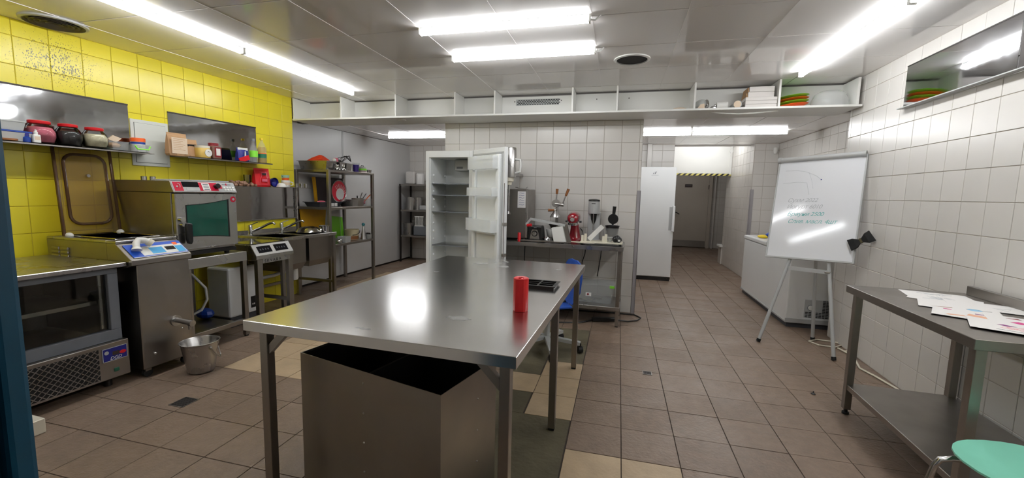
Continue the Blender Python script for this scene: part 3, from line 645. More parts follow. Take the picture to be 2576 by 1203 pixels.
def concave(y0, y1, z0l, z0r, z1l, z1r, bow, n=10):
    top = [(y0 + (y1 - y0) * k / n, z1l + (z1r - z1l) * k / n - bow * math.sin(math.pi * k / n)) for k in range(n + 1)]
    bot = [(y1 - (y1 - y0) * k / n, z0r + (z0l - z0r) * k / n + bow * math.sin(math.pi * k / n)) for k in range(n + 1)]
    return top + bot
part('window_border', MB().prism(concave(2.50, 2.875, 0.985, 0.955, 1.245, 1.29, 0.008), 'x', -3.472, -3.4685), M_BLACK, od)
part('window', MB().prism(concave(2.508, 2.858, 0.99, 0.965, 1.24, 1.282, 0.008), 'x', -3.4685, -3.4665), mat('green_door_glass', (20, 84, 70), 0.08, noise=(9, 0.4)), od, label='dark green glass')
part('badge', MB().lathe([(0.026, -3.471), (0.026, -3.467)], (0, 2.918, 1.288), 20, axis='x'), M_CRIM, od, True)
part('badge_letter', MB().lathe([(0.011, -3.4675), (0.011, -3.465)], (0, 2.92, 1.288), 14, axis='x'), M_LGREY, od, True)
part('latch_post', MB().cyl((-3.47, 2.452, 1.13), (-3.435, 2.452, 1.13), 0.021, n=16).cyl((-3.47, 2.452, 1.09), (-3.43, 2.452, 1.09), 0.014, n=12), M_CHROME, od, True)
part('handle', MB().prism([(2.462, 1.085), (2.472, 1.105), (2.512, 1.095), (2.512, 0.955), (2.5, 0.93), (2.475, 0.935), (2.465, 0.97)], 'x', -3.445, -3.415, 0.006), M_BLACK, od, label='black lever handle')
part('drip_tray', MB().box(-4.1, -3.48, 2.45, 2.94, 0.83, 0.86, 0.004), M_BLACK, ov)
for x in (-3.55, -4.1):
    for y in (2.48, 2.9): part('foot', MB().cyl((x, y, 0.803), (x, y, 0.835), 0.02, n=12), M_BLACK, ov, True)
part('rear_strip', MB().box(-3.72, -3.52, 2.43, 2.93, 1.437, 1.449, 0.002), M_LGREY, ov)
for x, y in ((-4.0, 2.555), (-3.98, 2.61)):
    single('steel_cup', MB().lathe([(0.021, 1.438), (0.021, 1.47), (0.018, 1.472), (0.018, 1.442), (0.001, 1.442)], (x, y, 0), 18, cap0=False, cap1=False), M_SS,
           'small steel cup on the oven, ' + ('nearer the pasteurizer' if y < 2.58 else 'farther from the pasteurizer'), 'cup', (x, y, 1.438), W, 'small cups on the oven', True)
# --- things under the stand
ws = thing('water_softener', 'white boxy water softener standing on the floor under the hob', 'appliance', (-3.93, 3.26, 0))
part('cabinet', MB().box(-4.08, -3.79, 3.10, 3.43, 0.1, 0.60, 0.02, 2), M_ENAMEL, ws)
part('plinth', MB().box(-4.07, -3.80, 3.11, 3.42, 0.0, 0.1, 0.004), M_DGREY, ws)
sl_ = part('spec_label', MB().box(-3.7905, -3.788, 3.335, 3.395, 0.15, 0.27), M_BLACK, ws, label='black data label')
part('label_mark', MB().box(-3.7885, -3.787, 3.35, 3.362, 0.18, 0.196).box(-3.7885, -3.787, 3.368, 3.38, 0.18, 0.196), M_WHITE, sl_)
single('grey_hose', MB().tube([(-3.75, 2.60, 0.72), (-3.68, 2.68, 0.62), (-3.62, 2.74, 0.50), (-3.61, 2.74, 0.40), (-3.63, 2.70, 0.31), (-3.67, 2.62, 0.27), (-3.7, 2.53, 0.262)], 0.011, 8), M_LGREY, 'pale grey hose looping under the oven stand', 'hose', (-3.65, 2.7, 0.3), smooth=True)
single('black_hose', MB().tube([(-3.95, 2.86, 0.75), (-3.93, 2.80, 0.66), (-3.92, 2.78, 0.5), (-3.93, 2.78, 0.3), (-3.95, 2.8, 0.14)], 0.017, 8), M_RUB, 'thick black hose hanging behind the oven stand', 'hose', (-3.93, 2.8, 0.14), smooth=True)
single('crumpled_bag', MB().sph((-3.9, 2.93, 0.19), 0.075, 10, 6, 1.3, 0.8, 0.7), M_BLUE, 'dark blue crumpled bag on the lower tray of the stand', 'bag', (-3.9, 2.93, 0.135))
single('white_carton', MB().box(-3.25, -3.12, 1.15, 1.41, 0.0, 0.085, 0.004), M_OFFW, 'white flat carton on the floor beside the teal door frame', 'box', (-3.19, 1.3, 0))
# --- induction hob on legs
ih = thing('induction_hob', 'two-zone induction hob on four stainless legs with sloped control panel', 'hob', (-3.78, 3.39, 0))
part('case', MB().prism([(-4.16, 0.69), (-4.16, 0.84), (-3.56, 0.84), (-3.49, 0.735), (-3.49, 0.70), (-3.52, 0.69)], 'y', 3.155, 3.615, 0.003), M_SS, ih)
part('glass_top', MB().box(-4.14, -3.58, 3.175, 3.595, 0.84, 0.846, 0.002), mat('hob_glass', (52, 50, 42), 0.08), ih, label='dark glossy glass top')
Q0 = Vector((-3.56, 0, 0.84)); Q1 = Vector((-3.49, 0, 0.735)); qs = Q1 - Q0; qn = Vector((-qs.z, 0, qs.x)).normalized()
def islope(name, m, ya, yb, a, b, h, parent, label=None):
    V = [Q0 + qs * t + qn * hh + Vector((0, y, 0)) for hh in (0.0004, h) for t in (a, b) for y in (ya, yb)]
    return part(name, MB()._add(V, [(0, 1, 3, 2), (4, 6, 7, 5), (0, 4, 5, 1), (2, 3, 7, 6), (0, 2, 6, 4), (1, 5, 7, 3)]), m, parent, label=label)
islope('control_plate', M_LITSTEEL, 3.158, 3.612, 0.02, 0.98, 0.0015, ih)  # pale overlay stands in for ceiling lights reflected in the sloped steel
for ya, yb in ((3.20, 3.36), (3.40, 3.56)):
    dpl = islope('touch_display', M_DISP, ya, yb, 0.2, 0.78, 0.003, ih, 'dark touch display')
    for k in range(4): islope('display_glyph', M_DGREY, ya + 0.025 + k * 0.03, ya + 0.04 + k * 0.03, 0.42, 0.56, 0.0036, dpl)
pl_ = part('name_plate', MB().box(-3.496, -3.49, 3.225, 3.565, 0.655, 0.70, 0.001), M_SS, ih)
text('brand_text', 'SKVARA', 0.04, M_INK, pl_, (-3.4895, 3.245, 0.664), (0, 1, 0), (0, 0, 1), spacing=1.55)
for x in (-3.515, -4.13):
    for y in (3.195, 3.575): part('leg', MB().box(x - 0.023, x + 0.023, y - 0.03, y + 0.03, 0.0, 0.70, 0.002), M_SSD, ih)
part('stretcher', MB().box(-4.11, -3.54, 3.565, 3.585, 0.2, 0.235), M_SSD, ih)
# --- double sink
sk = thing('double_sink', 'stainless double-bowl sink on legs with a back splash at the yellow wall', 'sink', (-3.95, 4.05, 0))
ZS = 0.86
part('rim', MB().box(-4.27, -4.15, 3.62, 4.47, ZS - 0.035, ZS, 0.002).box(-3.69, -3.63, 3.62, 4.47, ZS - 0.035, ZS, 0.002).box(-4.15, -3.69, 3.62, 3.65, ZS - 0.035, ZS, 0.002).box(-4.15, -3.69, 4.42, 4.47, ZS - 0.035, ZS, 0.002).box(-4.15, -3.69, 4.0, 4.05, ZS - 0.035, ZS, 0.002), M_SS, sk)
for y0, y1 in ((3.645, 4.0), (4.05, 4.42)):
    b_ = MB(); zb = 0.475
    for x0, x1, ya, yb in ((-4.15, -4.144, y0, y1), (-3.69, -3.684, y0, y1), (-4.15, -3.684, y0, y0 + 0.006), (-4.15, -3.684, y1 - 0.006, y1)): pass
    ring = [(-4.15, y0), (-3.684, y0), (-3.684, y1), (-4.15, y1)]
    def rg(sx, z): cx, cy = -3.917, (y0 + y1) / 2; return [(cx + (x - cx) * sx, cy + (y - cy) * sx, z) for x, y in ring]
    b_.loft([rg(1, ZS - 0.01), rg(1, zb + 0.07), rg(0.86, zb), rg(0.84, zb + 0.008), rg(0.975, zb + 0.072), rg(0.975, ZS - 0.01)])
    part('bowl', b_, M_SSD, sk)
part('back_splash', MB().box(-4.278, -4.262, 3.62, 4.47, ZS, ZS + 0.045, 0.001), M_SS, sk)
for x in (-3.66, -4.22):
    for y in (3.63, 4.44): part('leg', MB().box(x - 0.019, x + 0.019, y - 0.019, y + 0.019, 0, ZS - 0.03, 0.002), M_SSD, sk)
part('stretcher', MB().box(-4.20, -3.68, 4.425, 4.455, 0.21, 0.24), M_SSD, sk)
part('stretcher', MB().box(-4.235, -4.205, 3.65, 4.42, 0.21, 0.24), M_SSD, sk)
tr = part('drain_trap', MB().lathe([(0.02, 0.53), (0.024, 0.48), (0.04, 0.45), (0.042, 0.33), (0.03, 0.31), (0.001, 0.305)], (-3.88, 4.02, 0), 18), M_WHITE, sk, True, label='white plastic drain trap')
part('drain_pipe', MB().tube([(-3.88, 4.02, 0.45), (-3.92, 3.95, 0.43), (-3.95, 3.8, 0.40), (-3.98, 3.66, 0.39)], 0.02, 10), M_WHITE, tr, True)
for y, w in ((3.73, 'nearer the oven'), (4.17, 'farther from the oven')):
    f = thing('mixer_tap', 'chrome lever mixer tap at the sink, ' + w, 'tap', (-4.2, y, ZS), W, 'mixer taps at the sink')
    part('column', MB().lathe([(0.03, 0), (0.03, 0.008), (0.023, 0.012), (0.024, 0.095), (0.02, 0.11), (0.001, 0.113)], (-4.2, y, ZS), 18), M_CHROME, f, True)
    part('spout', MB().tube([(-4.19, y + 0.01, ZS + 0.035), (-4.1, y + 0.06, ZS + 0.085), (-4.03, y + 0.1, ZS + 0.13), (-3.99, y + 0.12, ZS + 0.14), (-3.975, y + 0.128, ZS + 0.12)], 0.013, 10), M_CHROME, f, True)
    part('lever', MB().bar((-4.2, y, ZS + 0.11), (-4.14, y + 0.05, ZS + 0.145), 0.022, 0.01), M_CHROME, f)
bw = thing('mixing_bowl', 'shiny steel mixing bowl turned over on the sink corner', 'bowl', (-3.9, 4.36, ZS))
part('shell', MB().lathe([(0.15, 0.0), (0.152, 0.004), (0.13, 0.035), (0.09, 0.062), (0.05, 0.072), (0.001, 0.073)], (-3.9, 4.3, ZS), 32), M_CHROME, bw, True)
single('steel_pot', MB().lathe([(0.06, 0.0), (0.062, 0.075), (0.068, 0.08), (0.06, 0.081), (0.055, 0.005), (0.001, 0.004)], (-3.76, 4.40, ZS), 24, cap1=False), M_CHROME, 'small shiny steel pot standing on the sink edge', 'pot', (-3.76, 4.40, ZS), smooth=True)
# ================================================================== WALL SHELVES ON THE YELLOW WALL
def lathed(name, prof, x, y, z, m, label, cat, group=None, n=24, cap1=True):
    return single(name, MB().lathe(prof, (x, y, z), n, cap1=cap1), m, label, cat, (x, y, z), W, group, True)
def wshelf(label, y0, y1, zs, zt, d=0.235, under=0.0):
    t = thing('wall_shelf', label, 'shelf', (XL + 0.01, (y0 + y1) / 2, zs), W, 'steel shelves on the walls')
    # slightly buckled back sheet
    n, k = 14, 6; V = []; F = []
    for i in range(n + 1):
        for j in range(k + 1):
            V.append((XL + 0.006, y0 + (y1 - y0) * i / n, zs - under + (zt - zs + under) * j / k))
    part('back_sheet', MB().box(XL + 0.001, XL + 0.006, y0, y1, zs - under, zt), M_SSW, t)
    part('hem', MB().box(XL + 0.001, XL + 0.012, y0, y1, zt - 0.004, zt + 0.008), M_DARKM, t)
    part('shelf_plate', MB().box(XL + 0.006, XL + d, y0, y1, zs - 0.004, zs, 0).box(XL + d - 0.003, XL + d, y0, y1, zs - 0.014, zs), M_SSD, t)
    return t
ZA = 1.675
wshelf('steel wall shelf with tall back sheet above the pasteurizer', 1.2, 2.645, ZA, 2.085)
wshelf('steel wall shelf with tall back sheet right of the grey cabinet', 2.97, 3.93, ZA, 2.085)
ZC = 1.408
t3 = thing('wall_shelf', 'low steel wall shelf with a sheet hanging down behind the taps', 'shelf', (XL + 0.01, 4.0, ZC), W, 'steel shelves on the walls')
part('back_sheet', MB().box(XL + 0.001, XL + 0.008, 3.35, 4.485, 1.02, ZC + 0.01), M_SSW, t3)
part('shelf_plate', MB().box(XL + 0.006, XL + 0.2, 3.35, 4.56, ZC - 0.005, ZC), M_SSD, t3)
part('lower_hem', MB().box(XL + 0.001, XL + 0.018, 3.35, 4.485, 1.012, 1.024), M_SS, t3)
part('end_post', MB().cyl((XL + 0.03, 4.487, 1.0), (XL + 0.03, 4.487, ZC), 0.011, n=10), M_SS, t3, True)
# grey electrical cabinet
eb = thing('fuse_cabinet', 'flat light grey metal cabinet set in the yellow wall', 'cabinet', (XL, 2.81, 1.57))
part('frame', MB().box(XL - 0.002, XL + 0.012, 2.652, 2.963, 1.57, 1.975, 0.003), M_EGREY, eb)
dd = part('door', MB().box(XL + 0.012, XL + 0.018, 2.68, 2.935, 1.6, 1.945, 0.002), M_EGREY, eb)
part('door_gap', MB().box(XL + 0.0115, XL + 0.0135, 2.678, 2.937, 1.598, 1.947), M_DGREY, eb)
part('latch', MB().cyl((XL + 0.016, 2.925, 1.735), (XL + 0.03, 2.925, 1.735), 0.014, n=12), M_LGREY, dd, True)
# items on the first shelf
def jar(x, y, r, h, fill, label, fillname, fh):
    t = thing('glass_jar', label, 'jar', (x, y, ZA), W, 'round glass jars with red lids')
    P = [(r * 0.55, 0.002), (r * 0.85, 0.012), (r, h * 0.3), (r * 1.0, h * 0.5), (r * 0.86, h * 0.72), (r * 0.64, h * 0.86), (r * 0.62, h * 0.9)]
    part('glass', MB().lathe(P, (x, y, ZA), 28, cap1=False), M_GLASS, t, True)
    Q = [(q * 0.95, z + 0.004) for q, z in P if z < h * fh]
    part(fillname, MB().lathe(Q + [(Q[-1][0] * 0.8, h * fh)], (x, y, ZA), 28), fill, t, True)
    part('lid', MB().lathe([(r * 0.68, h * 0.87), (r * 0.7, h * 0.89), (r * 0.7, h * 0.99), (r * 0.66, h), (0.001, h)], (x, y, ZA), 28), M_RED, t, True, label='red screw lid')
    return t
jar(-4.15, 2.0, 0.084, 0.165, M_PINK, 'round glass jar of pink powder with a red lid', 'filling', 0.72)
jar(-4.14, 2.155, 0.078, 0.165, M_CHOC, 'round glass jar of dark beans with a red lid', 'filling', 0.66)
jar(-4.13, 2.31, 0.08, 0.162, M_RICE, 'round glass jar of pale grain with a red lid', 'filling', 0.68)
def tub(name, x, y, z, w, d, h, m, label, cat, lidm=None, lidh=0.012, group=None, wall=True):
    t = thing(name, label, cat, (x, y, z), W, group)
    a, b = w / 2, d / 2; s = 0.88
    b0 = MB().loft([[(x - a * s, y - b * s, z + 0.001), (x + a * s, y - b * s, z + 0.001), (x + a * s, y + b * s, z + 0.001), (x - a * s, y + b * s, z + 0.001)],
               [(x - a, y - b, z + h), (x + a, y - b, z + h), (x + a, y + b, z + h), (x - a, y + b, z + h)],
               [(x - a * .95, y - b * .95, z + h), (x + a * .95, y - b * .95, z + h), (x + a * .95, y + b * .95, z + h), (x - a * .95, y + b * .95, z + h)],
               [(x - a * s * .94, y - b * s * .94, z + 0.005), (x + a * s * .94, y - b * s * .94, z + 0.005), (x + a * s * .94, y + b * s * .94, z + 0.005), (x - a * s * .94, y + b * s * .94, z + 0.005)]])
    part('tub', b0, m, t)
    if lidm: part('lid', MB().box(x - a * 1.04, x + a * 1.04, y - b * 1.04, y + b * 1.04, z + h, z + h + lidh, 0.003), lidm, t)
    return t
tub('storage_box', -4.14, 1.82, ZA, 0.16, 0.19, 0.06, M_CLOUDP, 'lower of two cloudy plastic boxes at the end of the first shelf', 'box', M_BLUE, group='stacked plastic boxes')
tub('storage_box', -4.14, 1.8, ZA + 0.073, 0.15, 0.18, 0.055, M_CLOUDP, 'upper of two cloudy plastic boxes at the end of the first shelf', 'box', M_CLOUDP, group='stacked plastic boxes')
wb_ = thing('squeeze_bottle', 'small white bottle with nozzle in front of the pink jar', 'bottle', (-4.055, 1.935, ZA))
part('body', MB().box(-4.075, -4.045, 1.915, 1.955, ZA, ZA + 0.058, 0.006, 2), M_WHITE, wb_)
part('nozzle', MB().lathe([(0.011, 0.056), (0.011, 0.075), (0.006, 0.08), (0.005, 0.092), (0.001, 0.093)], (-4.06, 1.935, ZA), 14), M_WHITE, wb_, True)
part('label', MB().box(-4.0455, -4.044, 1.921, 1.949, ZA + 0.02, ZA + 0.045), M_LABEL, wb_)
bt = thing('blue_bottle', 'small blue dropper bottle beside the white bottle', 'bottle', (-4.07, 1.89, ZA))
part('body', MB().lathe([(0.02, 0), (0.021, 0.03), (0.012, 0.04), (0.012, 0.055), (0.001, 0.056)], (-4.07, 1.89, ZA), 16), M_BLUE, bt, True)
part('cap', MB().lathe([(0.014, 0.042), (0.014, 0.062), (0.001, 0.063)], (-4.07, 1.89, ZA), 14), M_NAVY, bt, True)
single('wood_lid', MB().cyl((-4.05, 1.79, ZA + 0.001), (-4.05, 1.79, ZA + 0.013), 0.045, n=20), M_WOOD, 'brown round wooden lid at the left end of the first shelf', 'lid', (-4.05, 1.79, ZA), smooth=True)
cbx = tub('clear_box', -4.16, 2.46, ZA, 0.15, 0.12, 0.075, M_CLEARP, 'clear plastic box of bags next to the grain jar', 'box')
single('paper_packet', MB().prism([(2.41, ZA + 0.09), (2.45, ZA + 0.125), (2.51, ZA + 0.105), (2.47, ZA + 0.07)], 'x', -4.17, -4.155), M_LABEL, 'folded pale packet sticking out of the clear box', 'packet', (-4.16, 2.46, ZA + 0.07))
single('brown_packet', MB().sph((-4.18, 2.46, ZA + 0.045), 0.035, 10, 6, 1.2, 1.4, 0.7), M_KRAFT, 'brown crumpled packet inside the clear box', 'packet', (-4.18, 2.46, ZA + 0.01))
gb_ = tub('clip_box', -4.13, 2.575, ZA, 0.2, 0.125, 0.055, M_CLEARP, 'flat clear box with lime green clips at the shelf end', 'box', M_CLEARP, 0.008)
part('clip', MB().tube([(-4.02, 2.52, ZA + 0.05), (-4.018, 2.535, ZA + 0.022), (-4.018, 2.62, ZA + 0.022), (-4.02, 2.635, ZA + 0.05)], 0.006, 6), M_LIME, gb_, True, label='lime green clip')
tw = thing('white_tub', 'white tub with orange lid and blue print in front of the grey cabinet', 'tub', (-4.20, 2.655, ZA))
single('tub_bracket', MB().box(XL + 0.02, -4.12, 2.648, 2.73, ZA - 0.005, ZA - 0.0005), M_SSD, 'small steel plate carrying the orange lidded tub', 'bracket', (-4.1, 2.65, ZA - 0.005))
part('body', MB().lathe([(0.048, 0.0), (0.05, 0.095), (0.001, 0.096)], (-4.20, 2.655, ZA), 24), M_WHITE, tw, True)
part('lid', MB().lathe([(0.053, 0.095), (0.053, 0.125), (0.049, 0.128), (0.001, 0.128)], (-4.20, 2.655, ZA), 24), M_ORANGE, tw, True, label='orange lid')
part('blue_print', MB().lathe([(0.0505, 0.075), (0.051, 0.092)], (-4.20, 2.655, ZA), 24, cap0=False, cap1=False), M_BLUE, tw, True)
# second shelf
def pouch(name, x, y, z, w, h, d, m, label, cat='bag', tilt=0.0, group=None):
    t = thing(name, label, cat, (x, y, z), W, group); a = w / 2
    rings = []
    for k, (f, dd) in enumerate(((0.0, 0.9), (0.08, 1.0), (0.5, 0.75), (0.85, 0.28), (0.93, 0.06), (1.0, 0.05))):
        ww = a * (0.9 if k == 0 else 1.0 if k < 4 else 1.02); xo = x + tilt * f * h
        rings.append([(xo - d / 2 * dd, y - ww, z + f * h), (xo - d / 2 * dd, y + ww, z + f * h), (xo + d / 2 * dd * 0.7, y + ww, z + f * h), (xo + d / 2 * dd * 1.25, y + ww * .4, z + f * h), (xo + d / 2 * dd * 1.25, y - ww * .4, z + f * h), (xo + d / 2 * dd * 0.7, y - ww, z + f * h)])
    part('pouch', MB().loft(rings), m, t)
    return t
p1 = pouch('kraft_pouch', -4.14, 2.94, ZA, 0.17, 0.21, 0.07, M_KRAFT, 'large kraft paper pouch with a pale label at the shelf corner', group='pouches on the second shelf')
part('label', MB().box(-4.098, -4.096, 2.865, 3.005, ZA + 0.02, ZA + 0.165), M_LABEL, p1, label='pale printed label')
for k in range(7): part('print_line', MB().box(-4.0965, -4.095, 2.88, 2.985 - 0.02 * (k % 3), ZA + 0.15 - k * 0.016, ZA + 0.153 - k * 0.016), M_KRAFT, p1)
p2 = pouch('kraft_pouch', -4.17, 3.085, ZA, 0.12, 0.17, 0.06, M_KRAFT, 'smaller kraft pouch with a dark window beside the honey jar', group='pouches on the second shelf')
part('window', MB().prism([(3.04, ZA + 0.12), (3.13, ZA + 0.125), (3.11, ZA + 0.10), (3.06, ZA + 0.07)], 'x', -4.152, -4.148), M_DISP, p2)
hj = thing('honey_jar', 'ivory tub with round white label and yellow lid on the second shelf', 'tub', (-4.12, 3.165, ZA))
part('body', MB().lathe([(0.062, 0), (0.066, 0.01), (0.066, 0.09), (0.06, 0.098), (0.001, 0.099)], (-4.12, 3.165, ZA), 24), M_HONEY, hj, True)
part('lid', MB().lathe([(0.064, 0.096), (0.064, 0.118), (0.001, 0.12)], (-4.12, 3.165, ZA), 24), M_OFFW, hj, True)
part('label', MB().prism([(3.175 + 0.036 * math.cos(q), ZA + 0.05 + 0.036 * math.sin(q)) for q in [k * math.pi / 8 for k in range(16)]], 'x', -4.056, -4.052), M_WHITE, hj, label='round white label')
part('label_mark', MB().prism([(3.162, ZA + 0.055), (3.175, ZA + 0.066), (3.188, ZA + 0.055), (3.175, ZA + 0.06)], 'x', -4.0525, -4.051), M_INK, hj)
mj = thing('spice_jar', 'brown square jar with maroon lid and pale label', 'jar', (-4.13, 3.29, ZA))
part('body', MB().box(-4.18, -4.08, 3.24, 3.335, ZA, ZA + 0.13, 0.01, 2), mat('cocoa', (120, 84, 74), 0.4), mj)
part('lid', MB().lathe([(0.045, 0.13), (0.045, 0.158), (0.001, 0.16)], (-4.13, 3.288, ZA), 22), M_MAROON, mj, True, label='maroon lid')
part('label', MB().box(-4.0805, -4.078, 3.262, 3.33, ZA + 0.02, ZA + 0.115), M_MAROON, mj); part('label_panel', MB().box(-4.0785, -4.0765, 3.275, 3.318, ZA + 0.035, ZA + 0.105), M_PAPER, mj)
p3_ = pouch('sugar_pouch', -4.15, 3.63, ZA, 0.13, 0.15, 0.06, M_NAVY, 'dark blue pouch with a white slanted stripe on the second shelf')
part('top_band', MB().box(-4.155, -4.14, 3.572, 3.69, ZA + 0.125, ZA + 0.15), M_WHITE, p3_); part('stripe', MB().prism([(3.625, ZA + 0.03), (3.645, ZA + 0.03), (3.642, ZA + 0.11), (3.632, ZA + 0.115)], 'x', -4.118, -4.112), M_WHITE, p3_)
single('red_packet', MB().bar((-4.09, 3.54, ZA + 0.006), (-4.09, 3.66, ZA + 0.05), 0.05, 0.008, up=(1, 0, 0)), M_RED, 'flat red packet leaning before the blue pouch', 'packet', (-4.09, 3.6, ZA))
cj = thing('clear_bottle', 'clear bottle with a green dot label beside the oil bottle', 'bottle', (-4.13, 3.755, ZA))
part('glass', MB().lathe([(0.04, 0), (0.042, 0.01), (0.042, 0.15), (0.015, 0.2), (0.014, 0.24)], (-4.13, 3.755, ZA), 20, cap1=False), M_CLEARP, cj, True)
part('cap', MB().lathe([(0.017, 0.235), (0.017, 0.262), (0.001, 0.263)], (-4.13, 3.755, ZA), 14), M_GREY, cj, True)
part('label', MB().lathe([(0.0428, 0.06), (0.0428, 0.13)], (-4.13, 3.755, ZA), 20, cap0=False, cap1=False), M_LIME, cj, True)
ob = thing('oil_bottle', 'golden oil bottle with green label at the right end of the second shelf', 'bottle', (-4.14, 3.875, ZA))
part('oil', MB().lathe([(0.041, 0.004), (0.043, 0.012), (0.043, 0.16), (0.03, 0.185), (0.001, 0.186)], (-4.14, 3.875, ZA), 22), M_OIL, ob, True)
part('glass', MB().lathe([(0.044, 0), (0.046, 0.012), (0.046, 0.17), (0.03, 0.215), (0.014, 0.245), (0.014, 0.265)], (-4.14, 3.875, ZA), 22, cap1=False), M_CLEARP, ob, True)
part('cap', MB().lathe([(0.017, 0.262), (0.017, 0.285), (0.001, 0.286)], (-4.14, 3.875, ZA), 14), M_YELLOW, ob, True)
part('label', MB().lathe([(0.0468, 0.06), (0.0468, 0.105)], (-4.14, 3.875, ZA), 22, cap0=False, cap1=False), mat('label_green', (34, 112, 84), 0.5), ob, True); part('label_band', MB().lathe([(0.0469, 0.105), (0.0469, 0.115)], (-4.14, 3.875, ZA), 22, cap0=False, cap1=False), M_ORANGE, ob, True)
# third shelf
cr = MB()
for k in range(60):
    cr.sph((random.uniform(-4.24, -4.1), random.uniform(3.45, 3.76), ZC + random.uniform(0.012, 0.045)), random.uniform(0.014, 0.024), 6, 4)
nb = single('nut_packet', cr, mat('nuts', (150, 112, 88), 0.6, noise=(30, 0.4)), 'long packet of brown nuts lying on the low shelf', 'packet', (-4.15, 3.6, ZC))
single('glass_tumbler', MB().lathe([(0.03, 0), (0.036, 0.13), (0.033, 0.13), (0.028, 0.006), (0.001, 0.005)], (-4.2, 3.72, ZC), 18, cap1=False), M_GLASS, 'clear tumbler behind the nut packet on the low shelf', 'glass', (-4.2, 3.72, ZC), smooth=True)
rb = pouch('red_pouch', -4.17, 3.88, ZC, 0.2, 0.21, 0.07, M_RED, 'bright red foil pouch standing on the low shelf')
part('print_outline', MB().tube([(-4.128, 3.88 + u, ZC + v) for u, v in ((-0.05, 0.03), (-0.055, 0.08), (-0.035, 0.12), (-0.035, 0.16), (0.035, 0.16), (0.035, 0.12), (0.055, 0.08), (0.05, 0.03))], 0.0018, 5, True), M_PINKP, rb)
part('print_band', MB().box(-4.128, -4.125, 3.855, 3.905, ZC + 0.135, ZC + 0.155), M_INK, rb); part('print_cup', MB().box(-4.122, -4.119, 3.845, 3.915, ZC + 0.06, ZC + 0.09), M_PINKP, rb)
bl = thing('bowl', 'dark blue bowl tipped on its side beside the red pouch', 'bowl', (-4.17, 4.04, ZC + 0.05))
part('shell', MB().lathe([(0.055, 0.0), (0.05, -0.03), (0.02, -0.052), (0.001, -0.053), (0.001, -0.046), (0.045, -0.026), (0.05, 0.0)], (-4.14, 4.04, ZC + 0.056), 22, axis='x', cap0=False, cap1=False), M_NAVY, bl, True)
single('bowl', MB().lathe([(0.054, 0.002), (0.055, 0.006), (0.04, 0.04), (0.02, 0.052), (0.001, 0.053)], (-4.08, 4.075, ZC), 22), M_WHITE, 'small white bowl upside down beside the blue bowl', 'bowl', (-4.08, 4.075, ZC), smooth=True)
single('grey_saucer', MB().lathe([(0.045, 0.0), (0.05, 0.01), (0.001, 0.02)], (-4.2, 4.0, ZC + 0.055), 20, axis='x'), M_LGREY, 'grey saucer leaning behind the blue bowl', 'saucer', (-4.2, 4.0, ZC + 0.005), smooth=True)
mg = thing('mug', 'white printed mug carrying a cup on the low shelf', 'mug', (-4.13, 4.19, ZC))
part('body', MB().lathe([(0.045, 0), (0.048, 0.005), (0.05, 0.085), (0.047, 0.085), (0.045, 0.006), (0.001, 0.005)], (-4.13, 4.19, ZC), 22, cap1=False), M_WHITE, mg, True)
part('handle', MB().tube([(-4.11, 4.235, ZC + 0.07), (-4.09, 4.262, ZC + 0.06), (-4.09, 4.262, ZC + 0.03), (-4.11, 4.235, ZC + 0.02)], 0.006, 8), M_WHITE, mg, True)
part('print', MB().lathe([(0.0505, 0.03), (0.0508, 0.06)], (-4.13, 4.19, ZC), 22, cap0=False, cap1=False), M_LABEL, mg, True)
oc = thing('cup', 'orange cup with a pale green upper half stacked on the mug', 'cup', (-4.13, 4.19, ZC + 0.086))
part('body', MB().lathe([(0.036, 0), (0.042, 0.03), (0.001, 0.03)], (-4.13, 4.19, ZC + 0.086), 20), M_ORANGE, oc, True)
part('upper_band', MB().lathe([(0.0425, 0.03), (0.045, 0.062), (0.042, 0.062), (0.001, 0.035)], (-4.13, 4.19, ZC + 0.086), 20, cap0=False, cap1=False), mat('sage', (150, 190, 160), 0.4), oc, True)
part('handle', MB().tube([(-4.13, 4.15, ZC + 0.14), (-4.12, 4.118, ZC + 0.135), (-4.12, 4.125, ZC + 0.115), (-4.13, 4.152, ZC + 0.112)], 0.004, 6), MATS['sage'], oc, True)
for y, w in ((4.36, 'nearest the mug'), (4.44, 'in the middle'), (4.52, 'at the very end')):
    lathed('steel_cup', [(0.02, 0), (0.023, 0.052), (0.021, 0.052), (0.018, 0.004), (0.001, 0.003)], -4.13, y, ZC, M_SS, 'tiny steel cup on the low shelf, ' + w, 'cup', 'tiny steel cups on the low shelf', 16, False)
# ================================================================== STEEL RACK BESIDE THE WHITE WALL
def rack(label, x0, x1, y0, y1, zs, ztop, fr=W, pw=0.04):
    t = thing('steel_rack', label, 'rack', ((x0 + x1) / 2, (y0 + y1) / 2, 0), fr, 'steel shelving racks')
    for x in (x0 + pw / 2, x1 - pw / 2):
        for y in (y0 + pw / 2, y1 - pw / 2):
            part('post' , MB().box(x - pw / 2, x + pw / 2, y - pw / 2, y + pw / 2, 0.0, ztop, 0.002), M_SSD if pw > 0.035 else M_DARKM, t)
    for z in zs: part('shelf_plate', MB().box(x0 + 0.003, x1 - 0.003, y0 + 0.003, y1 - 0.003, z - 0.032, z, 0.002), M_SSD, t)
    return t
RX0, RX1, RY0, RY1 = -4.45, -3.89, 4.66, 5.66
R1, R2, R3 = 1.655, 1.155, 0.65
rack('tall three-shelf steel rack full of kitchenware by the white wall', RX0, RX1, RY0, RY1, (R1, R2, R3), R1)
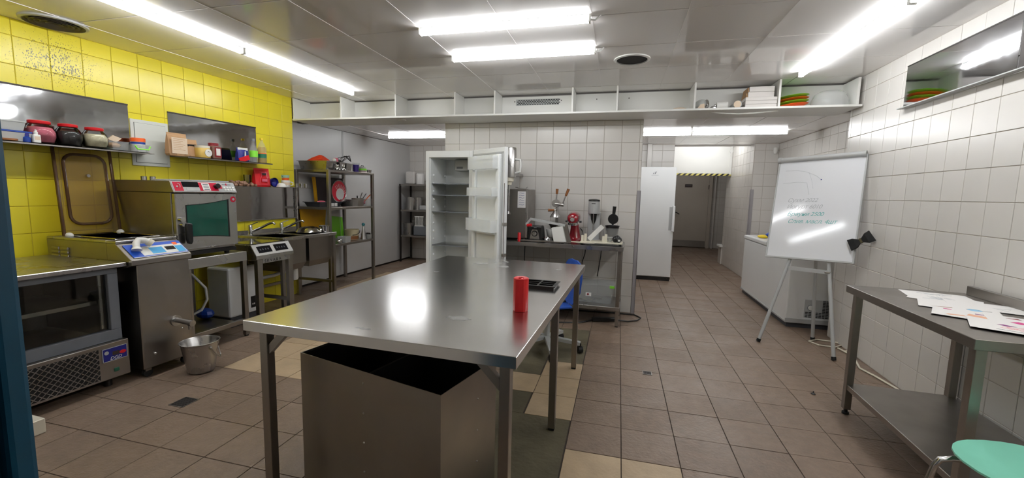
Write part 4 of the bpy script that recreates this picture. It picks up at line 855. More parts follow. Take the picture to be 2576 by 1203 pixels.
# top shelf
yt = tub('long_pan', -4.17, 4.79, R1, 0.46, 0.2, 0.115, M_SS, 'long shallow steel pan at the near end of the rack top', 'pan')
part('flange', MB().box(-4.415, -3.925, 4.675, 4.905, R1 + 0.112, R1 + 0.118), M_SS, yt)
single('orange_film', MB().loft([[(-4.3, 4.72, R1 + 0.115), (-4.02, 4.72, R1 + 0.115), (-4.02, 4.88, R1 + 0.115), (-4.3, 4.88, R1 + 0.115)], [(-4.22, 4.74, R1 + 0.16), (-4.06, 4.75, R1 + 0.15), (-4.06, 4.85, R1 + 0.155), (-4.2, 4.84, R1 + 0.17)], [(-4.13, 4.78, R1 + 0.2), (-4.1, 4.78, R1 + 0.195), (-4.1, 4.82, R1 + 0.19), (-4.13, 4.82, R1 + 0.2)]]), mat('orange_red_film', (214, 64, 30), 0.45), 'crumpled orange plastic bag heaped in the long steel pan', 'bag', (-4.15, 4.8, R1 + 0.115))
def pan(x, y, z, w, d, h, label, m=M_SS):
    return tub('steel_pan', x, y, z, w, d, h, m, label, 'pan', group='steel pans on the rack')
pan(-4.05, 4.98, R1, 0.26, 0.12, 0.115, 'first small steel pan behind the silver bear moulds on the rack top')
pan(-4.05, 5.12, R1, 0.26, 0.12, 0.11, 'second small steel pan behind the silver bear moulds on the rack top')
lathed('steel_pot', [(0.055, 0), (0.06, 0.005), (0.06, 0.105), (0.065, 0.108), (0.058, 0.108), (0.056, 0.006), (0.001, 0.005)], -4.02, 5.245, R1, M_SS, 'small steel pot beside the purple beaker on the rack top', 'pot', n=24, cap1=False)
for y, w in ((4.87, 'nearer'), (4.99, 'farther')):
    b = thing('bear_mould', 'shiny silver bear-shaped mould on the rack top edge, the ' + w + ' one', 'mould', (-3.92, y, R1), W, 'silver bear moulds')
    part('belly', MB().sph((-3.92, y, R1 + 0.024), 0.026, 12, 8), M_CHROME, b, True); part('head', MB().sph((-3.92, y, R1 + 0.058), 0.021, 12, 8), M_CHROME, b, True)
    for s in (-1, 1):
        part('ear', MB().sph((-3.92, y + s * 0.015, R1 + 0.076), 0.009, 8, 6), M_CHROME, b, True); part('foot', MB().sph((-3.905, y + s * 0.028, R1 + 0.013), 0.013, 8, 6), M_CHROME, b, True)
lathed('ladle', [(0.05, 0.0), (0.045, 0.03), (0.02, 0.045), (0.001, 0.047)], -4.06, 5.08, R1 + 0.113, M_DARKM, 'dark round ladle bowl lying on the second small pan', 'ladle')
single('pink_spatula', MB().box(-4.06, -4.0, 4.95, 5.0, R1 + 0.116, R1 + 0.175, 0.012, 2), M_PINKP, 'pink silicone spatula head sticking up from the first small pan', 'spatula', (-4.03, 4.98, R1 + 0.116))
single('round_cap', MB().sph((-4.0, 4.91, R1 + 0.14), 0.028, 12, 8), M_WHITE, 'white round cap beside the orange bag on the rack top', 'cap', (-4.0, 4.91, R1 + 0.11), smooth=True)
wk = MB()
for k in range(7):
    q = k * 0.9; wk.tube([(-4.1, 5.13, R1 + 0.1), (-4.1 + 0.06 * math.cos(q), 5.2 + 0.07 * math.sin(q), R1 + 0.19), (-4.08 + 0.05 * math.cos(q + 1), 5.28, R1 + 0.23), (-4.05, 5.33, R1 + 0.15)], 0.0035, 5)
single('wire_whisks', wk, M_DARKM, 'tangle of dark wire whisks sticking up from the rack top', 'whisk', (-4.08, 5.2, R1 + 0.1))
lathed('purple_beaker', [(0.036, 0), (0.047, 0.105), (0.044, 0.105), (0.034, 0.005), (0.001, 0.004)], -3.97, 5.33, R1, M_PURPLE, 'purple plastic beaker on the rack top', 'beaker', cap1=False)
lathed('clear_beaker', [(0.045, 0), (0.055, 0.14), (0.052, 0.14), (0.042, 0.005), (0.001, 0.004)], -4.05, 5.44, R1, M_CLEARP, 'clear plastic beaker behind the green tub on the rack top', 'beaker', cap1=False)
gt = thing('green_tub', 'small clear tub with green lid and orange base on the rack top', 'tub', (-3.98, 5.5, R1))
part('tub', MB().lathe([(0.055, 0.002), (0.06, 0.06), (0.045, 0.09), (0.001, 0.09)], (-3.98, 5.5, R1), 22), M_CLOUDP, gt, True); part('base', MB().lathe([(0.052, 0.0), (0.054, 0.03), (0.001, 0.031)], (-3.98, 5.5, R1), 22), M_ORANGE, gt, True)
part('label', MB().lathe([(0.0612, 0.035), (0.061, 0.06)], (-3.98, 5.5, R1), 22, cap0=False, cap1=False), M_LIME, gt, True); part('handle', MB().tube([(-3.98, 5.46, R1 + 0.085), (-3.98, 5.475, R1 + 0.105), (-3.98, 5.525, R1 + 0.105), (-3.98, 5.54, R1 + 0.085)], 0.005, 6), M_BLACK, gt, True)
for y, w in ((5.585, 'nearer'), (5.63, 'farther')): lathed('tart_tin', [(0.016, 0), (0.024, 0.05), (0.022, 0.05), (0.014, 0.003), (0.001, 0.002)], -3.94, y, R1, M_SS, 'tiny steel tart tin at the rack corner, the ' + w + ' one', 'tin', 'tiny tart tins', 14, False)
# middle shelf
db = thing('dark_tray', 'large dark brown tray standing on edge against the white wall', 'tray', (-4.36, 5.25, R2))
part('plate', MB().prism([(4.99, R2), (5.56, R2), (5.56, R2 + 0.41), (4.95, R2 + 0.41)], 'x', -4.40, -4.385), mat('dark_tray', (62, 52, 52), 0.6), db); part('edge', MB().prism([(4.975, R2), (4.995, R2), (4.955, R2 + 0.41), (4.93, R2 + 0.41)], 'x', -4.40, -4.36), M_YELB, db, label='amber edge strip'); part('edge', MB().box(-4.40, -4.37, 5.555, 5.57, R2, R2 + 0.41), M_WHITE, db)
gtr = thing('grey_tray', 'long dark grey plastic tray on the middle rack shelf', 'tray', (-4.2, 4.86, R2))
part('tray', MB().loft([[(-4.30, 4.72, R2), (-4.10, 4.72, R2), (-4.10, 5.12, R2), (-4.30, 5.12, R2)], [(-4.33, 4.69, R2 + 0.065), (-4.07, 4.69, R2 + 0.065), (-4.07, 5.15, R2 + 0.065), (-4.33, 5.15, R2 + 0.065)], [(-4.32, 4.7, R2 + 0.065), (-4.08, 4.7, R2 + 0.065), (-4.08, 5.14, R2 + 0.065), (-4.32, 5.14, R2 + 0.065)], [(-4.29, 4.73, R2 + 0.006), (-4.11, 4.73, R2 + 0.006), (-4.11, 5.11, R2 + 0.006), (-4.29, 5.11, R2 + 0.006)]]), M_DGREY, gtr)
part('lip', MB().box(-4.34, -4.06, 4.68, 4.695, R2 + 0.06, R2 + 0.068).box(-4.072, -4.06, 4.68, 5.16, R2 + 0.06, R2 + 0.068), M_DGREY, gtr)
for y in (4.9, 4.97): single('price_tag', MB().box(-4.064, -4.058, y, y + 0.055, R2 + 0.005, R2 + 0.05), M_PAPER, 'white tag at the front of the grey tray, ' + ('left' if y < 4.95 else 'right') + ' one', 'tag', (-4.06, y, R2), W, 'white tags')
single('cloth', MB().sph((-4.18, 4.85, R2 + 0.06), 0.05, 10, 6, 1, 1.4, 0.5), M_PINKP, 'pink cloth heaped in the grey tray', 'cloth', (-4.18, 4.85, R2 + 0.03))
pp = thing('patterned_plate', 'round steel tray with red and white pattern leaning on the middle shelf', 'plate', (-4.14, 5.18, R2 + 0.07))
cxp, cyp, czp = -4.14, 5.16, R2 + 0.215
part('rim', MB().lathe([(0.15, 0.0), (0.165, 0.006), (0.165, 0.014), (0.148, 0.008)], (cxp, cyp, czp), 32, axis='x', cap0=False, cap1=False), M_SS, pp, True)
part('field', MB().lathe([(0.15, 0.001), (0.15, 0.006)], (cxp, cyp, czp), 32, axis='x'), M_SCALLOP, pp, True)
part('white_center', MB().lathe([(0.085, 0.006), (0.085, 0.009)], (cxp, cyp + 0.02, czp - 0.04), 24, axis='x'), M_PAPER, pp, True)
for k in range(9):
    q = math.radians(5 + k * 16); part('pattern_line', MB().bar((cxp + 0.008, cyp + 0.02 + 0.09 * math.cos(q), czp - 0.04 + 0.09 * math.sin(q)), (cxp + 0.008, cyp + 0.01 + 0.13 * math.cos(q), czp - 0.02 + 0.125 * math.sin(q)), 0.006, 0.003, up=(1, 0, 0)), M_PAPER, pp)
pan(-4.02, 5.235, R2, 0.22, 0.13, 0.1, 'steel pan under the patterned tray on the middle rack shelf')
pt = lathed('steel_pot', [(0.082, 0), (0.085, 0.005), (0.085, 0.12), (0.082, 0.12), (0.08, 0.006), (0.001, 0.005)], -4.0, 5.4, R2, M_SSD, 'round steel pot holding utensils on the middle rack shelf', 'pot', cap1=False)
for k, (dy, hh, m, nm) in enumerate(((0.03, 0.26, M_SS, 'steel'), (0.07, 0.24, M_GREY, 'grey'), (-0.02, 0.2, M_BLACK, 'black'))):
    single('utensil', MB().bar((-4.0, 5.4 + dy * 0.3, R2 + 0.02), (-3.97, 5.4 + dy * 2.4, R2 + hh * 0.78), 0.016, 0.006), m, nm + ' utensil handle leaning out of the round pot', 'utensil', (-4.0, 5.4, R2 + 0.02), W, 'utensils in the pot')
tub('plastic_tub', -4.0, 5.56, R2, 0.2, 0.14, 0.11, M_CLEARP, 'cloudy plastic tub at the far end of the middle rack shelf', 'tub')
single('orange_spatula', MB().bar((-4.0, 5.53, R2 + 0.05), (-3.95, 5.64, R2 + 0.17), 0.022, 0.008), M_ORANGE, 'orange spatula leaning out of the plastic tub', 'spatula', (-4.0, 5.54, R2 + 0.05))
single('sponge', MB().sph((-4.0, 5.53, R2 + 0.05), 0.035, 10, 6, 1, 1.2, 0.7), M_PINKP, 'pink sponge inside the plastic tub', 'sponge', (-4.0, 5.53, R2 + 0.02), smooth=True)
# lower shelf
single('amber_board', MB().prism([(4.72, R3), (5.13, R3), (5.18, R3 + 0.47), (4.68, R3 + 0.47)], 'x', -4.40, -4.385), M_YELB, 'amber yellow cutting board leaning on the wall at the lower rack shelf', 'cutting board', (-4.39, 4.95, R3))
gr = thing('green_board', 'bright green folded cutting mat standing on the lower rack shelf', 'cutting board', (-4.25, 5.2, R3))
part('sheet', MB().prism([(5.14, R3 + 0.05), (5.33, R3 + 0.005), (5.31, R3 + 0.34), (5.11, R3 + 0.36)], 'x', -4.26, -4.252), M_GREENB, gr); part('flap', MB().prism([(5.33, R3), (5.39, R3 + 0.02), (5.355, R3 + 0.33), (5.315, R3 + 0.34)], 'x', -4.25, -4.242), M_LIME, gr)
ct2 = thing('cream_bucket', 'cream plastic bucket with a dark handle on the lower rack shelf', 'bucket', (-4.12, 5.41, R3))
part('pail', MB().lathe([(0.095, 0.0), (0.105, 0.15), (0.1, 0.15), (0.09, 0.005), (0.001, 0.004)], (-4.12, 5.41, R3), 26, cap1=False), mat('cream_plastic', (206, 194, 158), 0.5), ct2, True); part('band', MB().lathe([(0.0965, 0.005), (0.1, 0.055)], (-4.12, 5.41, R3), 26, cap0=False, cap1=False), M_WOOD, ct2, True)
part('handle', MB().tube([(-4.05, 5.33, R3 + 0.07), (-4.01, 5.37, R3 + 0.075), (-4.0, 5.43, R3 + 0.1), (-4.03, 5.48, R3 + 0.13)], 0.005, 6), M_BLACK, ct2, True)
cg = thing('cone_grater', 'tall pointed steel grater with a teal knob on the lower rack shelf', 'grater', (-3.98, 5.5, R3))
part('cone', MB().lathe([(0.045, 0), (0.012, 0.2), (0.001, 0.2)], (-3.98, 5.5, R3), 14), M_SS, cg, True); part('knob', MB().sph((-3.98, 5.5, R3 + 0.222), 0.026, 14, 8), M_TEALBALL, cg, True)
mt = tub('metal_caddy', -3.99, 5.6, R3, 0.16, 0.09, 0.07, M_CLOUDP, 'small clear tub of cutters at the far end of the lower rack shelf', 'tub')
for k, (dx, dy) in enumerate(((-0.03, -0.02), (0.03, 0.0), (0.0, 0.02))): single('pastry_cutter', MB().lathe([(0.03, 0.0), (0.028, 0.05), (0.025, 0.05), (0.027, 0.0)], (-3.99 + dx, 5.6 + dy, R3 + 0.035), 14, cap0=False, cap1=False), (M_SS, M_DARKM, M_CHROME)[k], ('matt', 'dark', 'shiny')[k] + ' ring cutter in the small clear tub', 'cutter', (-3.99 + dx, 5.6 + dy, R3 + 0.035), W, 'ring cutters', True)
tub('white_box', -3.96, 5.03, R3, 0.14, 0.12, 0.085, M_LGREY, 'grey white open box at the near end of the lower rack shelf', 'box')
single('foil_ball', MB().sph((-3.93, 4.9, R3 + 0.032), 0.034, 10, 6, 1, 1.3, 0.9), M_CHROME, 'crumpled shiny foil beside the open box', 'foil', (-3.93, 4.9, R3), smooth=True)
# ================================================================== REAR RACK
rack('small steel rack in the rear corner behind the open fridge', -4.17, -3.35, 7.44, 7.9, (1.53, 1.03, 0.53), 1.53, T, 0.03)
def back(fn, *a): pass
def tin(x, y, z, r, h, label):
    return single('steel_canister', MB().lathe([(r, 0.0), (r, h), (r * 0.96, h), (r * 0.96, 0.006), (0.001, 0.005)], (x, y, z), 24, cap1=False), M_SS, label, 'canister', (x, y, z), T, 'steel canisters on the rear rack', True)
tin(-4.02, 7.62, 1.03, 0.095, 0.245, 'tall steel canister on the upper middle shelf of the rear rack')
tin(-4.05, 7.62, 0.53, 0.095, 0.235, 'tall steel canister on the lower shelf of the rear rack')
single('steel_canister', MB().lathe([(0.09, 0), (0.09, 0.245), (0.08, 0.25), (0.001, 0.25)], (-3.92, 7.74, 1.03), 24), M_SS, 'lidded steel canister behind the tall one on the rear rack', 'canister', (-3.92, 7.74, 1.03), T, 'steel canisters on the rear rack', True)
single('paper_stack', MB().box(-4.1, -3.9, 7.55, 7.75, 1.53, 1.78, 0.03, 2), mat('towel_white', (206, 202, 198), 0.9, noise=(40, 0.15)), 'pale block of wrapped paper on top of the rear rack', 'paper', (-4.0, 7.65, 1.53), T)
single('paper_roll', MB().lathe([(0.075, 0), (0.08, 0.02), (0.08, 0.2), (0.06, 0.215), (0.001, 0.215)], (-3.81, 7.62, 1.53), 20), M_PAPER, 'white paper roll beside the block on the rear rack', 'paper roll', (-3.81, 7.62, 1.53), T, smooth=True)
single('grey_crate', MB().box(-3.9, -3.6, 7.5, 7.75, 0.53, 0.71, 0.01), M_GREY, 'grey plastic crate with a pale rim on the lower shelf of the rear rack', 'crate', (-3.75, 7.6, 0.53), T)
wbk = MB()
for k in range(6): wbk.cyl((-3.86 + k * 0.03, 7.52, 0.712), (-3.86 + k * 0.03, 7.52, 0.9), 0.007, n=6)
wbk.box(-3.88, -3.69, 7.51, 7.53, 0.89, 0.91); wbk.box(-3.88, -3.69, 7.51, 7.53, 0.712, 0.73)
single('white_wire_basket', wbk, M_WHITE, 'white wire basket standing on the grey crate of the rear rack', 'basket', (-3.78, 7.52, 0.712), T)
lathed('black_pan', [(0.08, 0), (0.1, 0.12), (0.095, 0.12), (0.075, 0.005), (0.001, 0.004)], *t2w(-3.95, 7.78), 0.53, M_BLACK, 'black pan behind the canister on the rear rack', 'pan', cap1=False)
single('white_case', MB().box(-3.8, -3.55, 7.55, 7.75, 1.03, 1.12, 0.01), M_LGREY, 'low pale case on the upper middle shelf of the rear rack', 'box', (-3.7, 7.6, 1.03), T)
# ================================================================== BIG WORK TABLE
TZ = 0.845
tb = thing('work_table', 'long stainless work table in the middle of the kitchen', 'table', (-0.95, 2.32, 0))
part('tabletop', MB().box(-1.55, -0.36, 1.32, 3.32, TZ - 0.045, TZ, 0.002), M_SSTOP, tb)
for x in (-1.495, -0.415):
    for y in (1.385, 2.35, 3.275):
        lg = part('leg', MB().box(x - 0.02, x + 0.02, y - 0.02, y + 0.02, 0.012, TZ - 0.045, 0.002), M_SSD, tb)
        part('foot', MB().box(x - 0.018, x + 0.018, y - 0.018, y + 0.018, 0, 0.014, 0.002), M_RUB, lg)
for x, s in ((-1.495, 1), (-0.415, -1)):
    part('brace', MB().bar((x + s * 0.012, 1.385, TZ - 0.145), (x + s * 0.115, 1.385, TZ - 0.04), 0.03, 0.025, up=(0, 1, 0)), M_SSD, tb)
    part('brace', MB().bar((x, 2.362, TZ - 0.145), (x, 2.465, TZ - 0.04), 0.025, 0.03, up=(1, 0, 0)), M_SSD, tb)
    part('brace', MB().bar((x, 3.262, TZ - 0.145), (x, 3.16, TZ - 0.04), 0.025, 0.03, up=(1, 0, 0)), M_SSD, tb)
# smears left on the top
sm = MB()
for cx, cy, r, e in ((-0.93, 2.98, 0.035, 1.2), (-1.15, 3.05, 0.05, 0.5), (-1.02, 3.12, 0.03, 0.6), (-0.52, 3.02, 0.02, 0.8), (-0.98, 3.2, 0.028, 0.5), (-0.60, 2.22, 0.012, 1.6), (-0.72, 1.66, 0.05, 0.55), (-1.02, 1.4, 0.035, 0.25), (-1.3, 2.6, 0.02, 0.6)):
    n = 14; sm.prism([(cx + r * (1 + 0.35 * math.sin(3 * k + cx * 40)) * math.cos(2 * math.pi * k / n), cy + r * e * (1 + 0.35 * math.cos(2 * k + cy * 30)) * math.sin(2 * math.pi * k / n)) for k in range(n)], 'z', TZ + 0.0002, TZ + 0.0008)
part('smears', sm, M_SMEAR, tb, kind='stuff')
# roll of red bags and black mould
rl = thing('bag_roll', 'upright roll of bright red bin bags on the steel table', 'roll', (-0.50, 1.88, TZ))
part('roll', MB().lathe([(0.033, 0.0), (0.036, 0.004), (0.036, 0.155), (0.032, 0.158), (0.012, 0.15), (0.001, 0.15)], (-0.50, 1.88, TZ), 28), M_REDROLL, rl, True)
part('loose_end', MB().prism([(-0.515, 1.838), (-0.50, 1.8405), (-0.478, 1.846), (-0.47, 1.852), (-0.472, 1.856), (-0.48, 1.85), (-0.5, 1.8445), (-0.515, 1.842)], 'z', TZ + 0.001, TZ + 0.156), M_REDROLL, rl)
part('core_fold', MB().tube([(-0.50 + 0.012 * math.cos(k), 1.88 + 0.012 * math.sin(k), TZ + 0.156) for k in range(6)], 0.003, 6), M_RED, rl)
mo = thing('silicone_mould', 'black six-slot silicone baking mould lying on the steel table', 'mould', (-0.53, 2.43, TZ), W)
mfr = MB()
mfr.box(-0.625, -0.43, 2.35, 2.36, TZ, TZ + 0.02).box(-0.625, -0.43, 2.50, 2.51, TZ, TZ + 0.02).box(-0.625, -0.615, 2.36, 2.50, TZ, TZ + 0.02).box(-0.44, -0.43, 2.36, 2.50, TZ, TZ + 0.02).box(-0.533, -0.523, 2.36, 2.5, TZ, TZ + 0.02).box(-0.615, -0.44, 2.403, 2.41, TZ, TZ + 0.02).box(-0.615, -0.44, 2.45, 2.457, TZ, TZ + 0.02).box(-0.62, -0.435, 2.355, 2.505, TZ, TZ + 0.003)
part('mould', mfr, M_BLACK, mo)
part('flange', MB().box(-0.635, -0.42, 2.34, 2.35, TZ + 0.016, TZ + 0.02).box(-0.635, -0.42, 2.51, 2.52, TZ + 0.016, TZ + 0.02).box(-0.43, -0.42, 2.35, 2.51, TZ + 0.016, TZ + 0.02).box(-0.635, -0.625, 2.35, 2.51, TZ + 0.016, TZ + 0.02), M_BLACK, mo)
# ------------------------------------------------------------------ two-part steel bin under the table
BF = frame(-1.43, 1.50, 0, -12.0); BH = 0.655; BW, BD = 0.80, 0.40
bn = thing('steel_bin', 'open two-compartment sheet steel bin standing under the table end', 'bin', (BW / 2, BD / 2, 0), BF)
w_ = 0.003
part('front_sheet', MB().box(0, BW, 0, w_, 0.005, BH), M_SSD, bn); part('back_sheet', MB().box(0, BW, BD - w_, BD, 0.005, BH), M_SSD, bn)
part('side_sheet', MB().box(0, w_, w_, BD - w_, 0.005, BH), M_SSD, bn); part('side_sheet', MB().box(BW - w_, BW, w_, BD - w_, 0.005, BH), M_SSD, bn)
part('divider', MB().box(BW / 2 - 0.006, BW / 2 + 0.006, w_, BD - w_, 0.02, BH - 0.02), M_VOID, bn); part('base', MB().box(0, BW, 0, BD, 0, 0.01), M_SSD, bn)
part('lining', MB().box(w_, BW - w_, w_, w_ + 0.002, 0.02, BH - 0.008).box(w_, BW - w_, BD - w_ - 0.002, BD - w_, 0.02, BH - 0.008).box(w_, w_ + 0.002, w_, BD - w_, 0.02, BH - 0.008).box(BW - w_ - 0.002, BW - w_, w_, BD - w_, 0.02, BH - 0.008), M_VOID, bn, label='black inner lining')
for k in range(5): part('rivet', MB().sph((BW / 2, 0.0, BH - 0.05 - k * 0.13), 0.005, 8, 5), M_SS, bn, True)
for k in range(4): part('rivet', MB().sph((BW, BD * 0.62, BH - 0.12 - k * 0.14), 0.004, 8, 5), M_SS, bn, True)
# ------------------------------------------------------------------ blue swivel chair behind the table
CF = frame(-0.71, 3.62, 0, 30)
ch = thing('swivel_chair', 'blue plastic swivel chair with grey star base behind the steel table', 'chair', (0, 0, 0), CF)
part('column', MB().cyl((0, 0, 0.09), (0, 0, 0.42), 0.026, n=16), M_LGREY, ch, True)
for k in range(5):
    q = math.radians(-100 + 72 * k); e = (0.3 * math.cos(q), 0.3 * math.sin(q))
    ar = part('base_arm', MB().bar((0.02 * math.cos(q), 0.02 * math.sin(q), 0.115), (e[0], e[1], 0.085), 0.045, 0.03), M_LGREY, ch)
    cs = part('caster', MB().cyl((e[0] - 0.02, e[1], 0.03), (e[0] + 0.02, e[1], 0.03), 0.03, n=14), M_RUB, ch, True)
    part('caster_stem', MB().cyl((e[0], e[1], 0.04), (e[0], e[1], 0.09), 0.01, n=8), M_BLACK, cs, True)
seat = MB().loft([[(a * 0.2 - 0.02, b * 0.2, 0.42 + c) for a, b in ((-1, -0.9), (-1.05, 0), (-1, 0.9), (0, 1.0), (0.9, 0.9), (1, 0), (0.9, -0.9), (0, -1.0))] for c in (0, 0.012)])
part('seat', seat, M_CBLUE, ch, True)
bkm = MB(); rings = []
for z, x, wd_ in ((0.44, 0.17, 0.15), (0.55, 0.215, 0.19), (0.68, 0.225, 0.2), (0.765, 0.23, 0.18), (0.80, 0.233, 0.13), (0.818, 0.234, 0.06)):
    rings.append([(x - 0.012 * (1 - abs(t)) + 0.0, wd_ * t, z) for t in (-1, -0.5, 0, 0.5, 1)] + [(x + 0.012 - 0.012 * (1 - abs(t)), wd_ * t, z) for t in (1, 0.5, 0, -0.5, -1)])
bkm.loft(rings); part('backrest', bkm, M_CBLUE, ch, True)
part('back_stem', MB().bar((0.1, 0, 0.415), (0.21, 0, 0.46), 0.05, 0.015), M_BLACK, ch)
# ================================================================== OPEN FRIDGE
FX0, FX1, FY0, FY1, FH = -2.39, -1.797, 4.50, 5.0, 1.867
fg = thing('open_fridge', 'white refrigerator without food standing open before the tiled pier', 'refrigerator', ((FX0 + FX1) / 2, 4.75, 0))
t_ = 0.042
part('cabinet', MB().box(FX0, FX0 + t_, FY0, FY1, 0.0, FH, 0.003).box(FX1 - t_, FX1, FY0, FY1, 0.0, FH, 0.003).box(FX0 + t_, FX1 - t_, FY0, FY1, FH - 0.075, FH, 0.003).box(FX0 + t_, FX1 - t_, FY0, FY1, 0, 0.1, 0.003), M_ENAMEL, fg)
part('back_liner', MB().box(FX0 + t_, FX1 - t_, FY1 - 0.06, FY1, 0.1, FH - 0.075), M_FRIDGEIN, fg)
part('side_liner', MB().box(FX0 + t_, FX0 + t_ + 0.012, FY0 + 0.02, FY1 - 0.06, 0.1, FH - 0.075), M_FRIDGEIN, fg)
part('side_liner', MB().box(FX1 - t_ - 0.012, FX1 - t_, FY0 + 0.02, FY1 - 0.06, 0.1, FH - 0.075), M_FRIDGEIN, fg)
for k in range(13):
    z = 0.45 + k * 0.095
    for y, x in ((FY0 + 0.09, FX0 + t_ + 0.014), (FY1 - 0.1, FX0 + t_ + 0.014)):
        part('shelf_stud', MB().sph((x, y, z), 0.015, 8, 5), M_FRIDGEIN, fg, True)
for z in (1.49, 1.355, 1.157, 0.755):
    s_ = part('glass_shelf', MB().box(FX0 + t_ + 0.015, FX1 - t_ - 0.015, FY0 + 0.05, FY1 - 0.07, z, z + 0.005), M_GLASS, fg)
    part('shelf_edge', MB().box(FX0 + t_ + 0.015, FX1 - t_ - 0.015, FY0 + 0.045, FY0 + 0.053, z - 0.004, z + 0.007), M_GREY, s_)
cbx = part('control_box', MB().box(-2.14, -1.965, FY1 - 0.24, FY1 - 0.06, FH - 0.215, FH - 0.08, 0.008), M_LGREY, fg)
part('control_label', MB().box(-2.11, -2.03, FY1 - 0.242, FY1 - 0.2395, FH - 0.19, FH - 0.165), M_GREY, cbx)
# door swung wide open, hinged at the right post
DF = frame(-1.78, 4.492, 0, -34.6)
fd = thing('fridge_door', 'white fridge door with clear bins hanging wide open', 'door', (0, 0, 0.02), DF)
DW = 0.585
part('panel', MB().box(0.0, DW, -0.012, 0.03, 0.02, FH, 0.004), M_ENAMEL, fd)
part('liner_border', MB().box(0.03, 0.085, -0.048, -0.012, 0.08, FH - 0.07, 0.01, 2).box(DW - 0.115, DW - 0.06, -0.048, -0.012, 0.08, FH - 0.07, 0.01, 2).box(0.03, DW - 0.06, -0.03, -0.012, FH - 0.115, FH - 0.07, 0.004), M_FRIDGEIN, fd)
part('liner_field', MB().box(0.085, DW - 0.115, -0.016, -0.011, 0.08, FH - 0.115), M_FRIDGEIN, fd)
part('gasket', MB().box(0.012, DW - 0.02, -0.02, -0.012, FH - 0.06, FH - 0.045).box(DW - 0.04, DW - 0.025, -0.02, -0.012, 0.06, FH - 0.045), M_LGREY, fd)
def dbin(z0, z1, d, m, lid=False):
    x0, x1 = 0.045, DW - 0.075
    o = part('door_bin', MB().box(x0, x1, -d - 0.006, -d, z0, z1, 0.002).box(x0, x1, -d, -0.045, z0, z0 + 0.006).box(x0, x0 + 0.005, -d, -0.045, z0, z1).box(x1 - 0.005, x1, -d, -0.045, z0, z1), m, fd)
    return o
dbin(1.645, 1.78, 0.11, M_BIN); dbin(1.36, 1.45, 0.12, M_BIN); dbin(0.98, 1.115, 0.13, M_BIN)
part('lower_recess', MB().box(0.085, DW - 0.115, -0.05, -0.016, 0.95, 0.975, 0.006), M_FRIDGEIN, fd)
for z in (1.06, 0.735): part('hinge_clip', MB().box(DW - 0.01, DW + 0.012, -0.03, 0.02, z, z + 0.03, 0.002), M_SS, fd)
part('rust_seam', MB().box(DW - 0.001, DW + 0.001, -0.014, -0.009, 0.3, 1.5), M_BROWNP, fd)
# ================================================================== PREP BENCH AT THE TILED PIER
PZ = 0.862
pb = thing('prep_bench', 'stainless prep bench with lower shelf crowded with small appliances', 'table', (-0.9, 4.74, 0))
part('worktop', MB().box(-1.62, -0.10, 4.47, 5.0, PZ - 0.045, PZ, 0.002), M_SS, pb)
for x in (-0.135, -1.585):
    for y in (4.505, 4.965):
        lg = part('leg', MB().box(x - 0.019, x + 0.019, y - 0.019, y + 0.019, 0.01, PZ - 0.045, 0.002), M_SSD, pb)
        part('foot', MB().box(x - 0.016, x + 0.016, y - 0.016, y + 0.016, 0, 0.012), M_RUB, lg)
part('lower_shelf', MB().box(-1.61, -0.11, 4.48, 4.99, 0.175, 0.215, 0.002), M_SS, pb)
# ice machine
im = thing('ice_machine', 'grey stainless ice machine with a paper sheet taped on its front', 'appliance', (-1.41, 4.78, PZ))
part('case', MB().box(-1.60, -1.172, 4.62, 4.97, PZ + 0.025, 1.445, 0.004), M_SSD, im); part('door_edge', MB().box(-1.195, -1.172, 4.608, 4.62, PZ + 0.03, 1.44, 0.002), M_SS, im)
ps = part('paper_sheet', MB().box(-1.292, -1.19, 4.614, 4.617, 1.235, 1.42), M_PAPER, im, label='white handwritten sheet')
for k in range(6): part('ink_line', MB().tube([(-1.275, 4.613, 1.40 - k * 0.026), (-1.255, 4.613, 1.404 - k * 0.026), (-1.24, 4.613, 1.396 - k * 0.026), (-1.215, 4.613, 1.401 - k * 0.026)], 0.0014, 4), M_BLUE, ps)
for x in (-1.56, -1.19):
    for y in (4.66, 4.93): part('foot', MB().cyl((x, y, PZ), (x, y, PZ + 0.027), 0.018, n=10), M_BLACK, im, True)
single('bent_wire', MB().tube([(-1.36, 4.75, 1.47), (-1.31, 4.76, 1.455), (-1.24, 4.77, 1.449), (-1.22, 4.77, 1.475)], 0.005, 6), M_SS, 'bent steel wire lying on the ice machine', 'wire', (-1.3, 4.76, 1.447), smooth=True)
# immersion blender hung on the wall
ib = thing('immersion_blender', 'large steel immersion blender with white handle hung on a wall arm before the ice machine', 'blender', (-1.37, 4.55, 1.155))
part('motor', MB().lathe([(0.062, 1.575), (0.064, 1.59), (0.064, 1.89), (0.06, 1.9), (0.001, 1.9)], (-1.365, 4.55, 0), 24), M_SS, ib, True)
part('handle', MB().tube([(-1.305, 4.54, 1.77), (-1.25, 4.535, 1.765), (-1.242, 4.535, 1.71), (-1.25, 4.535, 1.635), (-1.305, 4.54, 1.62)], 0.014, 10), M_WHITE, ib, True, label='white plastic handle')
part('collar', MB().lathe([(0.03, 1.49), (0.035, 1.52), (0.055, 1.53), (0.055, 1.575), (0.001, 1.576)], (-1.38, 4.55, 0), 20), M_OFFW, ib, True)
part('shaft', MB().lathe([(0.012, 1.19), (0.012, 1.495)], (-1.38, 4.55, 0), 12), M_SS, ib, True); part('bell', MB().lathe([(0.028, 1.155), (0.03, 1.165), (0.014, 1.195), (0.001, 1.196)], (-1.38, 4.55, 0), 16), M_SS, ib, True)
part('wall_bracket', MB().box(-1.375, -1.345, 4.6, 5.03, 1.6, 1.63), M_SS, ib)
